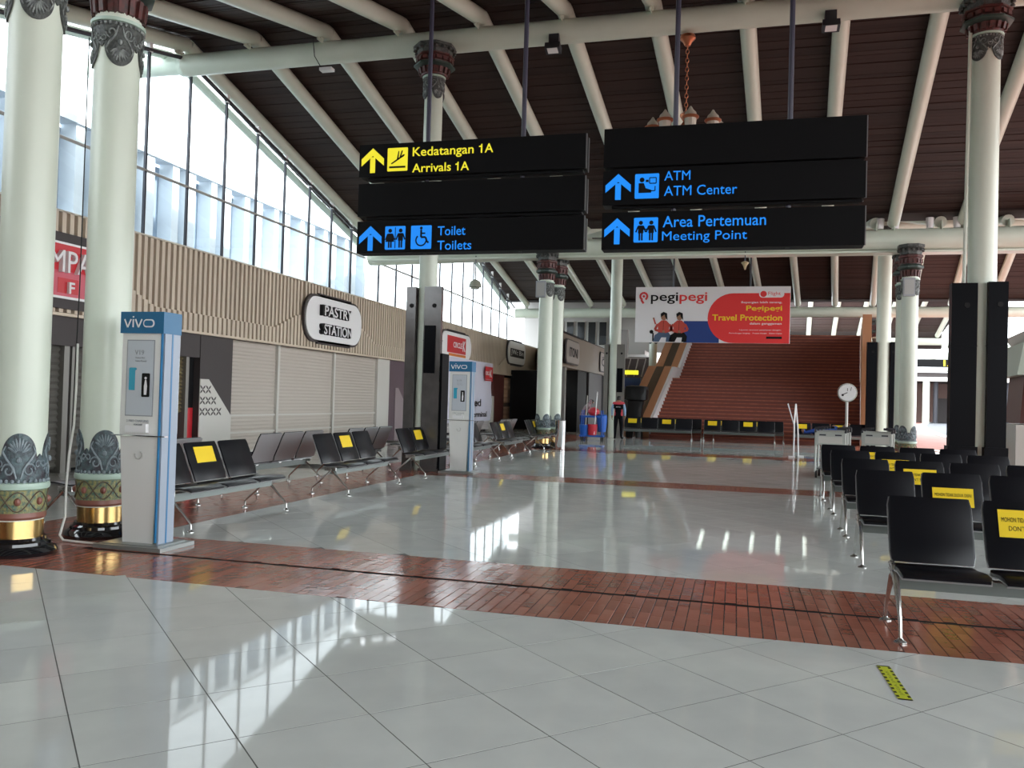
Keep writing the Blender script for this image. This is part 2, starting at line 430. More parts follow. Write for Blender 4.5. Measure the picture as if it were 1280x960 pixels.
# ================================================================== ROOF
RX0, RX1 = -12.65, 14.0
ZR, ZE = 9.42, 7.08         # deck height at ridge and eave
def lean(x): return .1+max(0, (x+12)/17)*.75
ceiling = MB().box(RX0, RX1, 25.45, 26.55, 7.0, 7.08).box(RX0, RX1, 45.3, 46.3, 7.0, 7.08).box(RX0, RX1, 5.9, 6.9, 7.0, 7.08)\
    .build('ceiling', DECK, kind='structure', smooth=False)
boardm = {}
bstuff = MB(); deck = MB()
slopes = [(16.2, 6.4), (16.2, 26.0), (35.8, 26.0), (35.8, 45.8), (55.6, 45.8), (55.6, 65.4), (-3.4, 6.4), (-3.4, -13.2), (-23, -13.2)]  # slopes behind the camera are unseen, added to dim the near floor
for si, (yr, ye) in enumerate(slopes):
    y1 = ye-(ye-yr)/abs(ye-yr)*.5; L_ = math.hypot(y1-yr, ZR-ZE); n = int(L_/.135); dy = (y1-yr)/n; dz = (ZE-ZR)/n
    deck.add([(RX0, yr, ZR+.06), (RX1, yr, ZR+.06), (RX1, y1, ZE+.06), (RX0, y1, ZE+.06), (RX0, yr, ZR+.16), (RX1, yr, ZR+.16), (RX1, y1, ZE+.16), (RX0, y1, ZE+.16)],
             [(0, 1, 2, 3), (7, 6, 5, 4), (0, 4, 5, 1), (3, 2, 6, 7), (0, 3, 7, 4), (1, 5, 6, 2)])
    for i in range(n):
        zj = random.uniform(-.012, .006); g0 = .04
        c = ((RX0+RX1)/2, yr+dy*(i+.5), ZR+dz*(i+.5)+zj)
        t = Vector((0, dy, dz)); h = Vector((0, 0, .012))
        if si in (0, 1):
            if si not in boardm: boardm[si] = MB().obox((0, 0, 0), ((RX1-RX0)/2, 0, 0), t*(.5-g0), h).mesh('board', WOOD, False)
            link('board', boardm[si], ceiling, c)
        else: bstuff.obox(c, ((RX1-RX0)/2, 0, 0), t*(.5-g0), h)
deck.box(RX0, RX1, 65.3, 65.5, 5.9, 7.2)
deck.build('roof_deck', DECK, ceiling, smooth=False)
bstuff.build('board_field', WOOD, ceiling, smooth=False, kind='stuff')
# ridge and eave beams
def beam(y0, y1, z, r, name, dl=-.05):
    mb = MB().tube([(-12.2, y0, z+dl), (-11.9, y0, z+dl), (0, (y0+y1)/2, z), (14, y1, z)], r, 20)
    o = mb.build(name, CREAM, ceiling); return o
beam(16.2, 16.2, 8.80, .235, 'ridge_beam'); beam(35.8, 35.8, 8.80, .235, 'ridge_beam'); beam(-3.4, -3.4, 8.80, .235, 'ridge_beam'); beam(55.6, 55.6, 8.8, .235, 'ridge_beam')
beam(26.5, 25.8, 6.36, .31, 'eave_beam', -.14); beam(46.2, 45.7, 6.42, .27, 'eave_beam'); beam(6.6, 6.6, 6.36, .31, 'eave_beam'); beam(65.4, 65.4, 6.42, .27, 'eave_beam')
# flat underplate of the middle eave beam near its columns
MB().box(-12, 15, 25.9, 26.4, 5.98, 6.04).build('beam_plate', CREAM, ceiling, smooth=False)
XS = [-12.1+1.73*k for k in range(16)]
def rafters(yr, ye, bay):
    for x in XS:
        s = 1 if ye > yr else -1
        xe = x+(lean(x) if s > 0 else -lean(x)*.3)
        xa = x+(0 if bay < 2 else .2)
        mb = MB().tube([(xa, yr-s*.0+s*.02, 9.21), (xe+(0 if bay < 2 else .55), ye, 6.84)], .165, 14)
        # end plate on the eave beam
        mb.box(xe-.012+(0 if bay < 2 else .55), xe+.012+(0 if bay < 2 else .55), ye-.22, ye+.22, 6.6, 6.86)
        mb.build('rafter', CREAM, ceiling)
rafters(16.2, 26, 1); rafters(16.2, 6.4, 1); rafters(35.8, 45.8, 2); rafters(35.8, 26, 2); rafters(-3.4, 6.4, 1)
for x in [-12.1+1.73*k for k in range(16)]:
    MB().tube([(x+1, 55.6, 9.2), (x+1.6, 65.4, 6.84)], .165, 10).build('rafter', CREAM, ceiling)
# saddle brackets that carry the near rafters on the ridge beam
for x in XS[:12]:
    MB().box(x-.05, x+.05, 15.88, 16.0, 8.95, 9.12).box(x-.012, x+.012, 15.8, 16.05, 8.9, 9.1).build('rafter_bracket', CREAM, ceiling, smooth=False)
# outer verge board beyond the glazed gable
for yr, ye in ((16.2, 26.3), (16.2, 6.1), (35.8, 45.8), (35.8, 26.0)):
    MB().tube([(-12.5, yr, 9.0), (-12.5, ye, 6.62)], .10, 10).build('verge_tube', CREAM, ceiling)
MB().tube([(-14.6, 16.2, 8.8), (-12.2, 16.2, 8.8)], .235, 16).build('ridge_beam', CREAM, ceiling)

# ================================================================== GLAZED GABLES
def gable(name, X, yr, ya, yb, mulls, zt=6.07):
    win = MB().box(X-.06, X+.06, ya, yb, 4.38, 4.44).build(name, CREAM, kind='structure', smooth=False)
    top = lambda y: 9.02-abs(y-yr)*.2365-.12
    MB().tube([(X, ya, zt), (X, yb, zt)], .035, 6).build('transom', mat('transom paint', (.38, .38, .36), .4), win)
    # verge rail under the outermost rafter
    pts = [(X, yr, top(yr)+.02)]
    MB().tube([(X+.02, ya, top(ya)), (X+.02, yr, top(yr)), (X+.02, yb, top(yb))], .045, 8).build('verge_rail', STEEL, win)
    for y in mulls:
        MB().box(X-.03, X+.03, y-.022, y+.022, 4.44, top(y)).build('mullion', STEEL, win, smooth=False)
        MB().box(X-.05, X+.05, y-.05, y+.05, top(y)-.05, top(y)+.26).build('mullion_bracket', WHITE, win, smooth=False)
    ms = [ya]+list(mulls)+[yb]
    for a, b in zip(ms, ms[1:]):
        for z0, hi in ((4.44, None), (zt, 1)):
            if hi is None: poly = [(a+.02, z0), (b-.02, z0), (b-.02, min(zt, top(b))-.03), (a+.02, min(zt, top(a))-.03)]
            else:
                poly = [(a+.02, zt+.03), (b-.02, zt+.03), (b-.02, max(top(b), zt+.04)), (a+.02, max(top(a), zt+.04))]
            o = Vector((X, 0, 0))
            MB().add([(X, p[0], p[1]) for p in poly], [(0, 1, 2, 3)]).build('pane', GLASS, win, smooth=False)
    return win
gable('window_1', -12.1, 16.2, 6.7, 25.9, [16.4+1.4*k for k in range(-6, 7)])
gable('window_2', -12.1, 35.8, 26.3, 45.5, [27.0+1.55*k for k in range(12)])

# ================================================================== LEFT WALL
wall = MB().box(-11.6, -11.06, -2, 47, 2.72, 4.38)   # core behind the slats
wall.box(-12.2, -11.06, -2, 47, 4.34, 4.40)
wall_left = wall.build('wall_left', TANB, kind='structure', smooth=False)
def zb(y):
    # height at which the lower part of a slat steps forward
    for c, hw in ((21.4, 1.9), (32.2, 2.0), (41.7, 2.0), (11.0, 1.9)):
        d = abs(y-c)
        if d < hw: return None if d < hw-.35 else 3.5
        if d < hw+1.1: return 3.5-(d-hw)/1.1*.42
    return 3.08
P_ = .172
k = 0; y = 1.0
sl_cache = {}
while y < 47:
    z = zb(y); key = None if z is None else round(z, 2)
    if key not in sl_cache:
        mb = MB()
        if z is None: mb.box(0, .10, -.045, .045, 2.72, 4.42)
        else: mb.box(0, .07, -.045, .045, z, 4.42).box(0, .115, -.052, .052, 2.70, z)
        sl_cache[key] = mb.mesh('slat', TAN, False)
    link('slat', sl_cache[key], wall_left, (-11.06, y, 0)); y += P_
MB().box(-11.08, -10.93, 1, 47, 2.66, 2.71).build('sill_strip', TAN, wall_left, smooth=False)
def wp(name, m, y0, y1, z0, z1, x0=-11.5, x1=-11.15, label=None):
    return MB().box(x0, x1, y0, y1, z0, z1).build(name, m, wall_left, smooth=False, label=label)
def shutter(name, m, y0, y1, z0, z1, pitch, depth=.02, x=-11.2):
    mb = MB(); n = int((z1-z0)/pitch); h = (z1-z0)/n
    for i in range(n):
        a = z0+i*h
        mb.add([(x, y0, a), (x, y1, a), (x+depth, y1, a+h*.45), (x+depth, y0, a+h*.45), (x, y1, a+h), (x, y0, a+h)], [(0, 1, 2, 3), (3, 2, 4, 5)])
    mb.box(x-.05, x-.02, y0, y1, z0, z1)
    return mb.build(name, m, kind='structure', smooth=False)
# shutters are doors of the shops
shutter('door_1', SHUTD, 6.0, 11.9, .06, 2.17, .11, .04)
wp('post', SHUTD, 11.9, 12.02, 0, 2.2, x1=-11.08); wp('post', SHUTD, 12.1, 12.16, 0, 2.2, x1=-11.1)
shutter('door_2', SHUTD, 12.2, 13.2, .06, 2.17, .11, .04)
shutter('door_3', BAMB, 13.3, 15.25, 1.0, 2.17, .075, .05)
wp('kick_panel', RED, 13.3, 15.0, 0, 1.0, x1=-11.17); wp('kick_panel', RED, 15.3, 15.58, 0, 1.1, x1=-11.16)
wp('post', SHUTD, 15.2, 15.3, 0, 2.17, x1=-11.08); wp('post', BLACK, 15.3, 15.6, 1.1, 2.2, x1=-11.18)
wp('header_panel', DKBR, 1, 15.57, 2.17, 2.70, x1=-11.03)
wp('pier_panel', DKBR, 15.6, 16.78, 0, 2.70, x1=-11.03)
# white cut-out panel with petal tracery
f = Flat((-11.03, 15.6, 0), (0, 1, 0), (0, 0, 1), .02)
f.poly([(0, 0), (1.17, 0), (1.17, .92), (.30, 1.72), (0, 1.72)])
f.build('tracery_panel', OFFW, wall_left, label='white panel cut to a slope')
f = Flat((-11.008, 15.6, 0), (0, 1, 0), (0, 0, 1), .004)
def petal(cx, cz, s):
    for a in (45, 135, 225, 315):
        c_, s_ = math.cos(math.radians(a)), math.sin(math.radians(a))
        p = [(0, -.0), (.32, .13), (.62, .13), (.95, 0), (.62, -.13), (.32, -.13)]
        f.poly([(cx+(x*c_-y_*s_)*s, cz+(x*s_+y_*c_)*s*.95) for x, y_ in p])
for row, (cz, n) in enumerate(((1.02, 4), (1.26, 3), (1.50, 2))):
    for i in range(n): petal(.09+.2*i, cz, .135)
f.build('petal_tracery', DKBR, wall_left)
# beige shutters of the bakery
for i, (a, b) in enumerate(((16.82, 18.9), (19.0, 21.95), (22.05, 24.95))):
    shutter(f'door_{4+i}', SHUT, a, b, .05, 2.66, .085, .012)
    wp('shutter_rail', OFFW, a, b, .90, .94, x1=-11.155); wp('shutter_rail', OFFW, a, b, .50, .54, x1=-11.155)
    wp('shutter_rail', OFFW, a, b, .04, .09, x1=-11.155)
for yv in (18.95, 22.0): wp('post', OFFW, yv-.05, yv+.05, 0, 2.68, x1=-11.12)
wp('post', OFFW, 24.95, 25.9, 0, 2.68, x1=-11.1)
wp('pier_panel', PURP, 25.9, 28.2, 0, 2.70, x1=-11.1)
f = Flat((-11.098, 26.4, 0), (0, 1, 0), (0, 0, 1), .02)
f.poly([(0, 0), (1.3, 0), (1.3, .9), (.25, 1.75), (0, 1.75)]); f.build('tracery_panel', mat('mauve panel', (.30, .24, .25), .5), wall_left)
shutter('door_7', mat('white shutter', (.62, .60, .60), .5), 28.2, 38.1, .05, 2.68, .12, .02)
wp('pier_panel', MAROON, 38.1, 40.2, 0, 2.7, x1=-11.1); wp('post', OFFW, 38.0, 38.3, 0, 1.6, x1=-11.05)
shutter('door_8', WOODL, 40.2, 42.6, .05, 2.55, .2, .03); wp('shutter_rail', BRWD, 40.2, 42.6, 1.1, 1.3)
wp('post', MAROON, 42.3, 43.4, 0, 2.7, x1=-11.05); wp('post', OFFW, 43.6, 43.8, 0, 2.7, x1=-11.05)
wp('pier_panel', BLACK, 43.8, 47, 0, 2.7, x1=-11.2)  # black slab here stands in for the dark shop interior
tag_back = MB().box(-12.2, 14, -23.3, -23, 0, 9.5).build('wall_unseen_end', TANB, kind='structure', smooth=False)  # unseen wall behind the camera, added to cut daylight from the open end
MB().box(-11.9, -11.3, -23, -2, 0, 7).build('wall_unseen_side', TANB, kind='structure', smooth=False)  # unseen side wall, closes off the added bays behind the camera
wall_left_base = wp('wall_core', BLACK, -2, 47, 0, 2.72, x0=-11.9, x1=-11.35)
wp('pier_panel', DKBR, 1, 6.0, 0, 2.7)
# upper ledge brighter cap
MB().box(-12.2, -10.96, 1, 47, 4.40, 4.43).build('cornice', mat('cornice paint', (.62, .58, .48), .5), wall_left, smooth=False)

# signs on the slats -------------------------------------------------
def shop_sign(y0, y1, z0, z1, label, back=True, edge=DKBR):
    t = thing('shop_sign', label, 'sign', (-10.95, (y0+y1)/2, (z0+z1)/2))
    W_, H_ = y1-y0, z1-z0; O = (0, -W_/2, -H_/2)
    f = Flat(O, (0, 1, 0), (0, 0, 1), .07)
    if back: f.rect(W_*.22, W_*.80, -.10, H_+.10)
    f.rrect(-.06, W_+.06, -.06, H_+.06, H_*.48)
    f.build('sign_frame', edge, t)
    f = Flat((.07, -W_/2, -H_/2), (0, 1, 0), (0, 0, 1), .03); f.rrect(0, W_, 0, H_, H_*.45); f.build('sign_board', WHITEB, t)
    return t, W_, H_
Yv, Zv = (0, 1, 0), (0, 0, 1)
t, W_, H_ = shop_sign(19.75, 23.1, 2.92, 4.08, 'rounded white bakery sign with raised black and white letters')
for i, (s_, z, h) in enumerate((('PASTRY', .08, .30), ('STATION', -.42, .30))):
    text('lettering_backing', s_, INK, t, (.10, -.95, z), Yv, Zv, h, 1.72, t=.10, bold=.03)  # black raised letters set behind the white ones
    text('lettering', s_, WHITE, t, (.205, -.86, z+.01), Yv, Zv, h-.03, 1.68, t=.01, bold=.012)
t, W_, H_ = shop_sign(30.2, 33.9, 3.05, 4.05, 'rounded white sign with a red square logo above the hanging banner')
f = Flat((.10, -1.2, -.3), Yv, Zv, .01); f.rect(0, 2.3, 0, .66, 0).rect(.2, 2.3, -.13, -.03, 1); f.build('logo_square', [RED, ORANGE], t)
text('lettering', 'CIRCLE', WHITE, t, (.112, -.5, -.08), Yv, Zv, .22, 1.1, bold=.02); text('lettering', 'K', WHITE, t, (.112, .68, -.18), Yv, Zv, .42, .34, bold=.03)
t, W_, H_ = shop_sign(39.9, 43.4, 3.28, 4.38, 'rounded white sign with a black name strip left of the paired columns')
f = Flat((.10, -1.35, -.22), Yv, Zv, .01); f.rect(0, 2.75, 0, .42); f.build('name_strip', INK, t)
text('lettering', 'JWc Bin', WHITE, t, (.112, -1.25, -.17), Yv, Zv, .32, 2.5, bold=.02)
# red sign between the two near columns
t = thing('shop_sign', 'red and pink shop sign seen between the two near columns', 'sign', (-10.95, 10.4, 3.4))
f = Flat((0, -2.6, -.62), Yv, Zv, .06); f.rect(0, 5.2, 0, 1.26); f.build('sign_frame', DKBR, t)
f = Flat((.06, -2.35, -.46), Yv, Zv, .03); f.rect(0, 4.2, 0, .94); f.build('sign_board', WHITEB, t)
f = Flat((.09, -2.3, -.42), Yv, Zv, .01); f.rect(0, 4.1, .42, .86, 0).rect(0, 4.1, 0, .42, 1).rect(3.35, 3.8, .05, .30, 0, .005); f.build('sign_print', [RED, PINK], t)
text('lettering', 'MPA', WHITE, t, (.10, .80, -.03), Yv, Zv, .36, .92, t=.08, bold=.02)
text('lettering', 'F', WHITE, t, (.105, 1.25, -.37), Yv, Zv, .19, .12, t=.05, bold=.02)

# ---------------------------------------------------------------- far shop block that juts out
far = MB().plate([(-11.1, 48), (-11.1, 46.9), (-7.45, 36.6), (-7.2, 34.9), (-7.0, 48.5)], (0, 0, 2.95), (1, 0, 0), (0, 1, 0), 1.45)
wall_far = far.build('wall_far', mat('far fascia', (.26, .20, .15), .5), kind='structure', smooth=False)
MB().box(-7.17, -7.13, 35, 48.2, 4.38, 4.46).build('rail', BLACK, wall_far, smooth=False)
MB().box(-7.4, -7.2, 36.0, 36.3, 0, 2.95).build('post', SHUTD, wall_far, smooth=False)
MB().box(-7.5, -7.2, 42.2, 46.4, 0, 2.95).build('pier_panel', DKBR, wall_far, smooth=False)
MB().box(-11.0, -8.6, 41, 41.2, 0, 2.95).build('back_panel', BLACK, wall_far, smooth=False)
MB().box(-8.9, -7.9, 38.9, 39.0, 0, 1.7).build('counter_panel', MAROON, wall_far, smooth=False)
MB().box(-8.6, -7.3, 39.6, 47.8, 0, 2.95).build('dark_interior', BLACK, wall_far, smooth=False)  # solid black block painted in for the shade inside the shop
lampd = tag(MB().sph((0, 0, 0), .07, 10, 6).build('spot_lamp', LAMPON), 'small lit lamp inside the dark far shop', 'lamp'); lampd.location = (-8.45, 38.6, 2.05)
for y0, nm, lab in ((36.6, 'ITONI', 'rounded white sign just right of the paired columns'), (45.2, 'C', 'small rounded sign on the far fascia beside the panelled column')):
    t = thing('shop_sign', lab, 'sign', (-7.05, y0, 3.62)); w_ = 1.5 if nm == 'ITONI' else .8
    f = Flat((0, -w_, -.48), Yv, Zv, .05); f.rrect(-.06, 2*w_+.06, -.06, 1.02, .3); f.build('sign_frame', DKBR, t)
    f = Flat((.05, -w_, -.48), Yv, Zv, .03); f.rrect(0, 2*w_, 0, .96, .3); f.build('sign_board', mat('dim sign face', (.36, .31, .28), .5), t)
    text('lettering', nm, INK, t, (.085, -w_*.6, -.22), Yv, Zv, .42, w_*1.3, bold=.02)
# upper storey far left
up = MB().box(-12.4, -2.6, 49.0, 49.3, 4.4, 9).box(-12.4, -4.9, 46.6, 49.3, 4.15, 4.4)
wall_up = up.build('wall_back', mat('far white wall', (.50, .49, .47), .6), kind='structure', smooth=False)
for k, x in enumerate((-10.2, -9.55, -8.9, -8.25, -7.6, -6.9)):
    fr = MB().box(x-.25, x+.25, 48.92, 48.99, 4.75, 6.2).build('window_frame', OFFW, wall_up, smooth=False)
    MB().box(x-.21, x+.21, 48.88, 48.93, 4.8, 6.15).build('pane', BUSG, fr, smooth=False)
MB().box(-12, -4.8, 50, 50.2, 0, 4.3).build('wall_end', DKBR, kind='structure', smooth=False)
t = tag(MB().box(-5.6, -4.6, 41.0, 41.15, 2.85, 3.05).build('light_strip', mat('yellow strip print', (.55, .50, .02), .5, emit=.3), smooth=False), 'yellow lit strip under the landing left of the stairs', 'sign')
t = tag(MB().box(-5.8, -4.5, 41.3, 41.4, 1.6, 2.7).build('blue_panel', BANB, smooth=False), 'dark blue panel below the yellow strip', 'panel')
lk = MB().box(-6.6, -4.4, 42.5, 42.6, 3.7, 3.76)
for i in range(6): lk.tube([(-6.5+i*.38, 42.55, 2.8), (-6.3+i*.38, 42.55, 3.7)], .03, 6)
lk.box(-5.9, -5.4, 43, 43.5, 3.8, 5.2)
tag(lk.build('steel_frame', mat('grey frame', (.32, .30, .29), .5)), 'grey steel frame behind the panelled column left of the stairs', 'frame')

# ================================================================== EXTERIOR LEFT: concrete screen
scr = thing('screen_building', 'pale blue concrete screen building outside the left windows', 'building', (-15, 0, 0))
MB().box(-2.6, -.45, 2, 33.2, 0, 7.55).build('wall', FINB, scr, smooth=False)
MB().box(-.45, .05, 2, 33.2, 0, 5.42).box(-.45, .05, 2, 33.2, 7.62, 7.78).build('ledge', FINW, scr, smooth=False)
fm = MB().box(-.45, 0, -.22, .22, 5.42, 7.62).mesh('fin', FINW, False); fn = MB().box(-.45, 0, -.14, .14, 5.42, 7.62).mesh('fin', FINW, False)
for k in range(17):
    link('fin', fm, scr, (0, 3.0+1.75*k, 0)); link('fin', fn, scr, (0, 4.1+1.75*k, 0))
link('ground', MB().box(-60, -12.2, -40, 120, -.3, -.05).mesh('ground', ASPH, False), kind='structure')

# ================================================================== COLUMNS
def shell(hf, r, z0, up=True, seg=96, rows=1, t=.02):
    """cylindrical collar whose free edge follows hf(theta)"""
    mb = MB()
    V = []; 
    for k in range(seg):
        a = 2*PI*k/seg; c, s_ = math.cos(a), math.sin(a); z1 = z0+hf(a)*(1 if up else -1)
        V += [(r*c, r*s_, z0), (r*c, r*s_, z1), ((r-t)*c, (r-t)*s_, z1)]
    F = []
    for k in range(seg):
        a, b = 3*k, 3*((k+1) % seg)
        F += [(a, b, b+1, a+1), (a+1, b+1, b+2, a+2)] if up else [(b, a, a+1, b+1), (b+1, a+1, a+2, b+2)]
    return mb.add(V, F)
def lobes(a):
    x = (a % (PI/2))-PI/4; x = abs(x)/(PI/4)          # 0 at the lobe centre, 1 between lobes
    return .24+.20*math.sqrt(max(0, 1-(x/.80)**2)) if x < .80 else .24-.02*math.cos((x-.8)/.2*PI)
def relief(r, z0, sgn=1, sc=1.0):
    """scrolls and fans modelled as thin ribs lying on the cylinder"""
    mb = MB()
    def P(a, z): return (r*math.cos(a), r*math.sin(a), z0+sgn*z*sc)
    for q in range(4):
        ac = PI/4+q*PI/2
        for i in range(9):                         # shell fan at the lobe head
            b = math.radians(-75+i*150/8); L_ = .11
            p0 = (ac+.03*math.sin(b)/r, .27+.02*math.cos(b)); p1 = (ac+L_*math.sin(b)/r, .29+L_*math.cos(b))
            mb.tube([P(*p0), P((p0[0]+p1[0])/2, (p0[1]+p1[1])/2), P(*p1)], [.006, .014, .007], 5)
        for sd in (-1, 1):                         # S scrolls
            pts = []
            for i in range(15):
                s_ = i/14*2.4*PI; rr = .065*(1-.72*i/14)
                pts.append(P(ac+sd*(.10+rr*math.cos(s_+PI*.0))/r, .12+rr*math.sin(s_)))
            mb.tube(pts, .009, 5)
            mb.tube([P(ac+sd*.02/r, .05), P(ac+sd*.05/r, .14), P(ac+sd*.12/r, .22), P(ac+sd*.16/r, .28), P(ac+sd*.13/r, .33)], [.008, .012, .012, .010, .005], 5)
            pts = [P(ac+sd*(.19+.04*(1-.7*i/9)*math.cos(i*.7))/r, .17+.04*(1-.7*i/9)*math.sin(i*.7)) for i in range(10)]
            mb.tube(pts, .008, 5)
        mb.sph(P(ac, .21), .028, 8, 5)
        for i in range(8): mb.sph(P(ac-PI/4+i*PI/16, .025), (.02, .02, .02), 6, 4)
    return mb
def crown(zt, z0, n=16):
    """flared stack of the capital from z0 up to the beam at zt"""
    h = zt-z0; out = []
    neck = MB().lathe([(.26, z0), (.285, z0+.22*h), (.30, z0+.25*h)], seg=24)
    for k in range(n):
        a = 2*PI*k/n; c, s_ = math.cos(a), math.sin(a)
        neck.obox((.295*c, .295*s_, z0+.14*h), (.025*c, .025*s_, 0), (-.030*s_, .030*c, 0), (.012*c, .012*s_, .09*h))
    s1 = MB().lathe([(.30, z0+.25*h), (.42, z0+.30*h), (.42, z0+.36*h), (.34, z0+.42*h)], seg=8, a0=PI/8)
    s2 = MB().lathe([(.33, z0+.40*h), (.36, z0+.60*h), (.40, z0+.62*h), (.40, z0+.67*h), (.36, z0+.70*h)], seg=8, a0=PI/8)
    for k in range(8):
        for dd in (-.07, .07):
            a = 2*PI*k/8; c, s_ = math.cos(a), math.sin(a)
            s2.obox((.335*c-dd*s_, .335*s_+dd*c, z0+.51*h), (.03*c, .03*s_, 0), (-.05*s_, .05*c, 0), (0, 0, .06*h))
    s3 = MB().lathe([(.35, z0+.70*h), (.37, z0+.86*h), (.44, z0+.92*h), (.44, z0+h)], seg=8, a0=PI/8)
    for k in range(16):
        a = 2*PI*k/16; c, s_ = math.cos(a), math.sin(a); s3.sph((.40*c, .40*s_, z0+.84*h), (.045, .045, .05*h), 6, 4)
    return (neck, CAPR), (s1, CAPG), (s2, CAPR), (s3, CARVD)
def make_column(label, zt, zc, R=.255, base=True):
    t = thing('column', label, 'column')
    MB().lathe([(R, 0 if not base else .3), (R, zt-.1)], seg=40).lathe([(R+.002, 2.6), (R+.002, 2.604)], seg=40).build('shaft', CREAM, t)
    if base:
        MB().lathe([(.40, 0), (.41, .03), (.385, .065), (.34, .085), (.335, .11), (.30, .125), (.29, .15)], seg=40).build('plinth', PLINTH, t)
        MB().lathe([(.262, .13), (.262, .32)], seg=40).build('brass_band', BRASS, t)
        MB().lathe([(.270, .31), (.285, .33), (.280, .37), (.265, .385)], seg=40).build('copper_ring', COPPER, t)
        pb = MB().lathe([(.283, .37), (.287, .47), (.283, .575)], seg=40)
        for sg in (-1, 1):
            for q in range(4):
                pts = [(.289*math.cos(a_), .289*math.sin(a_), .47+sg*.085*math.cos(4*(a_-PI/4))) for a_ in [q*PI/2+i*PI/2/12 for i in range(13)]]
                pb.tube(pts, .006, 5, mi=1)
        for q in range(8):
            a_ = q*PI/4; pb.sph((.288*math.cos(a_), .288*math.sin(a_), .47), (.035, .035, .035), 8, 5, mi=2)
        pb.build('patterned_band', [PATT, BRWD, COPPER], t)
        MB().lathe([(.28, .565), (.305, .575), (.312, .60), (.305, .625), (.28, .635)], seg=40).build('green_ring', GREENR, t)
        col = shell(lobes, .278, .62).build('carved_collar', CARVE, t)
        relief(.285, .62).build('scrollwork', CARVL, col)
    z0 = zc+.44
    col = shell(lobes, R+.02, z0, up=False).build('capital_collar', CARVD, t)
    relief(R+.027, z0, -1).build('scrollwork', CARVDL, col)
    MB().lathe([(R, z0-.01), (R+.045, z0), (R+.05, z0+.03), (R, z0+.045)], seg=36).build('capital_ring', GREENR, t)
    for mb, m_ in crown(zt, z0+.04): mb.build('crown', m_, t)
    return t
colA = make_column('cream column with carved base nearest the left edge of the photo', 6.08, 4.66, .265); colA.location = (-6.10, 6.08, 0); colA.scale = (.81, .81, 1)
dup(colA, (-6.12, 7.12, 0), 0, 'cream column with carved base standing beside the nearer phone kiosk')
dup(colA, (-5.74, 25.4, 0), 0, 'front one of the paired columns behind the steel bin')
dup(colA, (-5.62, 26.5, 0), 0, 'rear one of the paired columns behind the steel bin')
dup(colA, (4.62, 25.4, 0), 0, 'cream column with carved base behind the luggage trolleys')
dup(colA, (4.66, 26.45, 0), 0, 'cream column hidden close behind the one past the trolleys')
dup(colA, (-4.35, 45.7, 0), 0, 'cream column standing beyond the left parapet of the stairs', group='columns beside the stairs')
dup(colA, (6.9, 46.2, 0), 0, 'cream column rising beyond the right end of the stairs')
def panels(t, pts, front, side, zt=3.68, led=False):
    for (x, y, wx, wy, m_) in pts:
        p = MB().box(x-wx/2, x+wx/2, y-wy/2, y+wy/2, 0, zt)
        p.box(x-wx/2-.008, x+wx/2+.008, y-wy/2-.008, y+wy/2+.008, 2.60, 2.612).box(x-wx/2-.03, x+wx/2+.03, y-wy/2-.03, y+wy/2+.03, 0, .9 if led else .05)
        o = p.build('cladding_panel', m_, t, smooth=False)
        MB().tube([(x+wx*.1, y-wy/2-.012, zt-.38), (x+wx*.1, y-wy/2+.01, zt-.38)], .045, 10).build('knob', INK, o)
colR = make_column('tall cream column clad in dark stone panels behind the left seats', 8.58, 7.5, .185, base=False)
panels(colR, [(-.27, .0, .20, .42, STONE), (.20, -.16, .36, .12, STONE)], 0, 0)
MB().box(.05, .28, -.245, -.225, 1.95, 2.9).build('screen', STONEK, colR, smooth=False, label='black screen panel')
MB().box(.385, .43, -.2, .2, 0, 2.35).build('side_panel', STONEK, colR, smooth=False)
colR.location = (-6.08, 16.0, 0)
c4 = make_column('tall cream column with black boards at the right, behind the seats', 8.58, 7.5, .225, base=False)
panels(c4, [(-.31, -.12, .40, .20, STONEK), (.17, -.30, .30, .10, STONEK)], 0, 0, led=True)
MB().tube([(-.30, -.1, 3.7), (-.27, -.1, 8.3)], .03, 8).build('conduit', CREAM, c4)
c4.location = (4.04, 16.0, 0)
c5 = make_column('tall cream column with light panels beside the standing person', 8.58, 7.5, .24, base=False)
panels(c5, [(-.33, .0, .18, .4, SHUTD), (.28, -.15, .34, .14, SHUTD)], 0, 0, zt=3.9)
MB().box(.14, .38, -.25, -.22, 1.9, 2.9).build('screen', STONEK, c5, smooth=False)
c5.location = (-4.95, 35.3, 0)
c6 = make_column('tall cream column with black and grey panels at the right end of the stairs', 8.58, 7.5, .265, base=False)
panels(c6, [(-.42, -.1, .36, .2, STONEK), (.30, -.2, .16, .2, STONEK), (.52, .0, .3, .3, SHUTD)], 0, 0, zt=4.1)
c6.location = (5.5, 35.3, 0)
# cables on the second near column
cb = MB().tube([(-.17, -.16, 4.95), (-.17, -.16, 3.5), (-.17, -.16, 2.5), (-.18, -.18, .95)], .006, 5)
o = tag(cb.build('cable', INK), 'thin dark cable running down the column by the kiosk', 'cable'); o.location = (-6.12, 7.08, 0)
cb = MB().tube([(-.13, -.20, 1.9), (-.13, -.20, 1.5), (-.14, -.20, 1.1), (-.15, -.24, .8), (-.14, -.27, .5), (-.12, -.29, .22), (-.11, -.36, .05), (-.03, -.40, .014), (.2, -.42, .013), (.44, -.42, .013)], .011, 8)
o = tag(cb.build('power_cable', CABW), 'white power cable running from the column to the kiosk base', 'cable'); o.location = (-6.12, 7.08, 0)

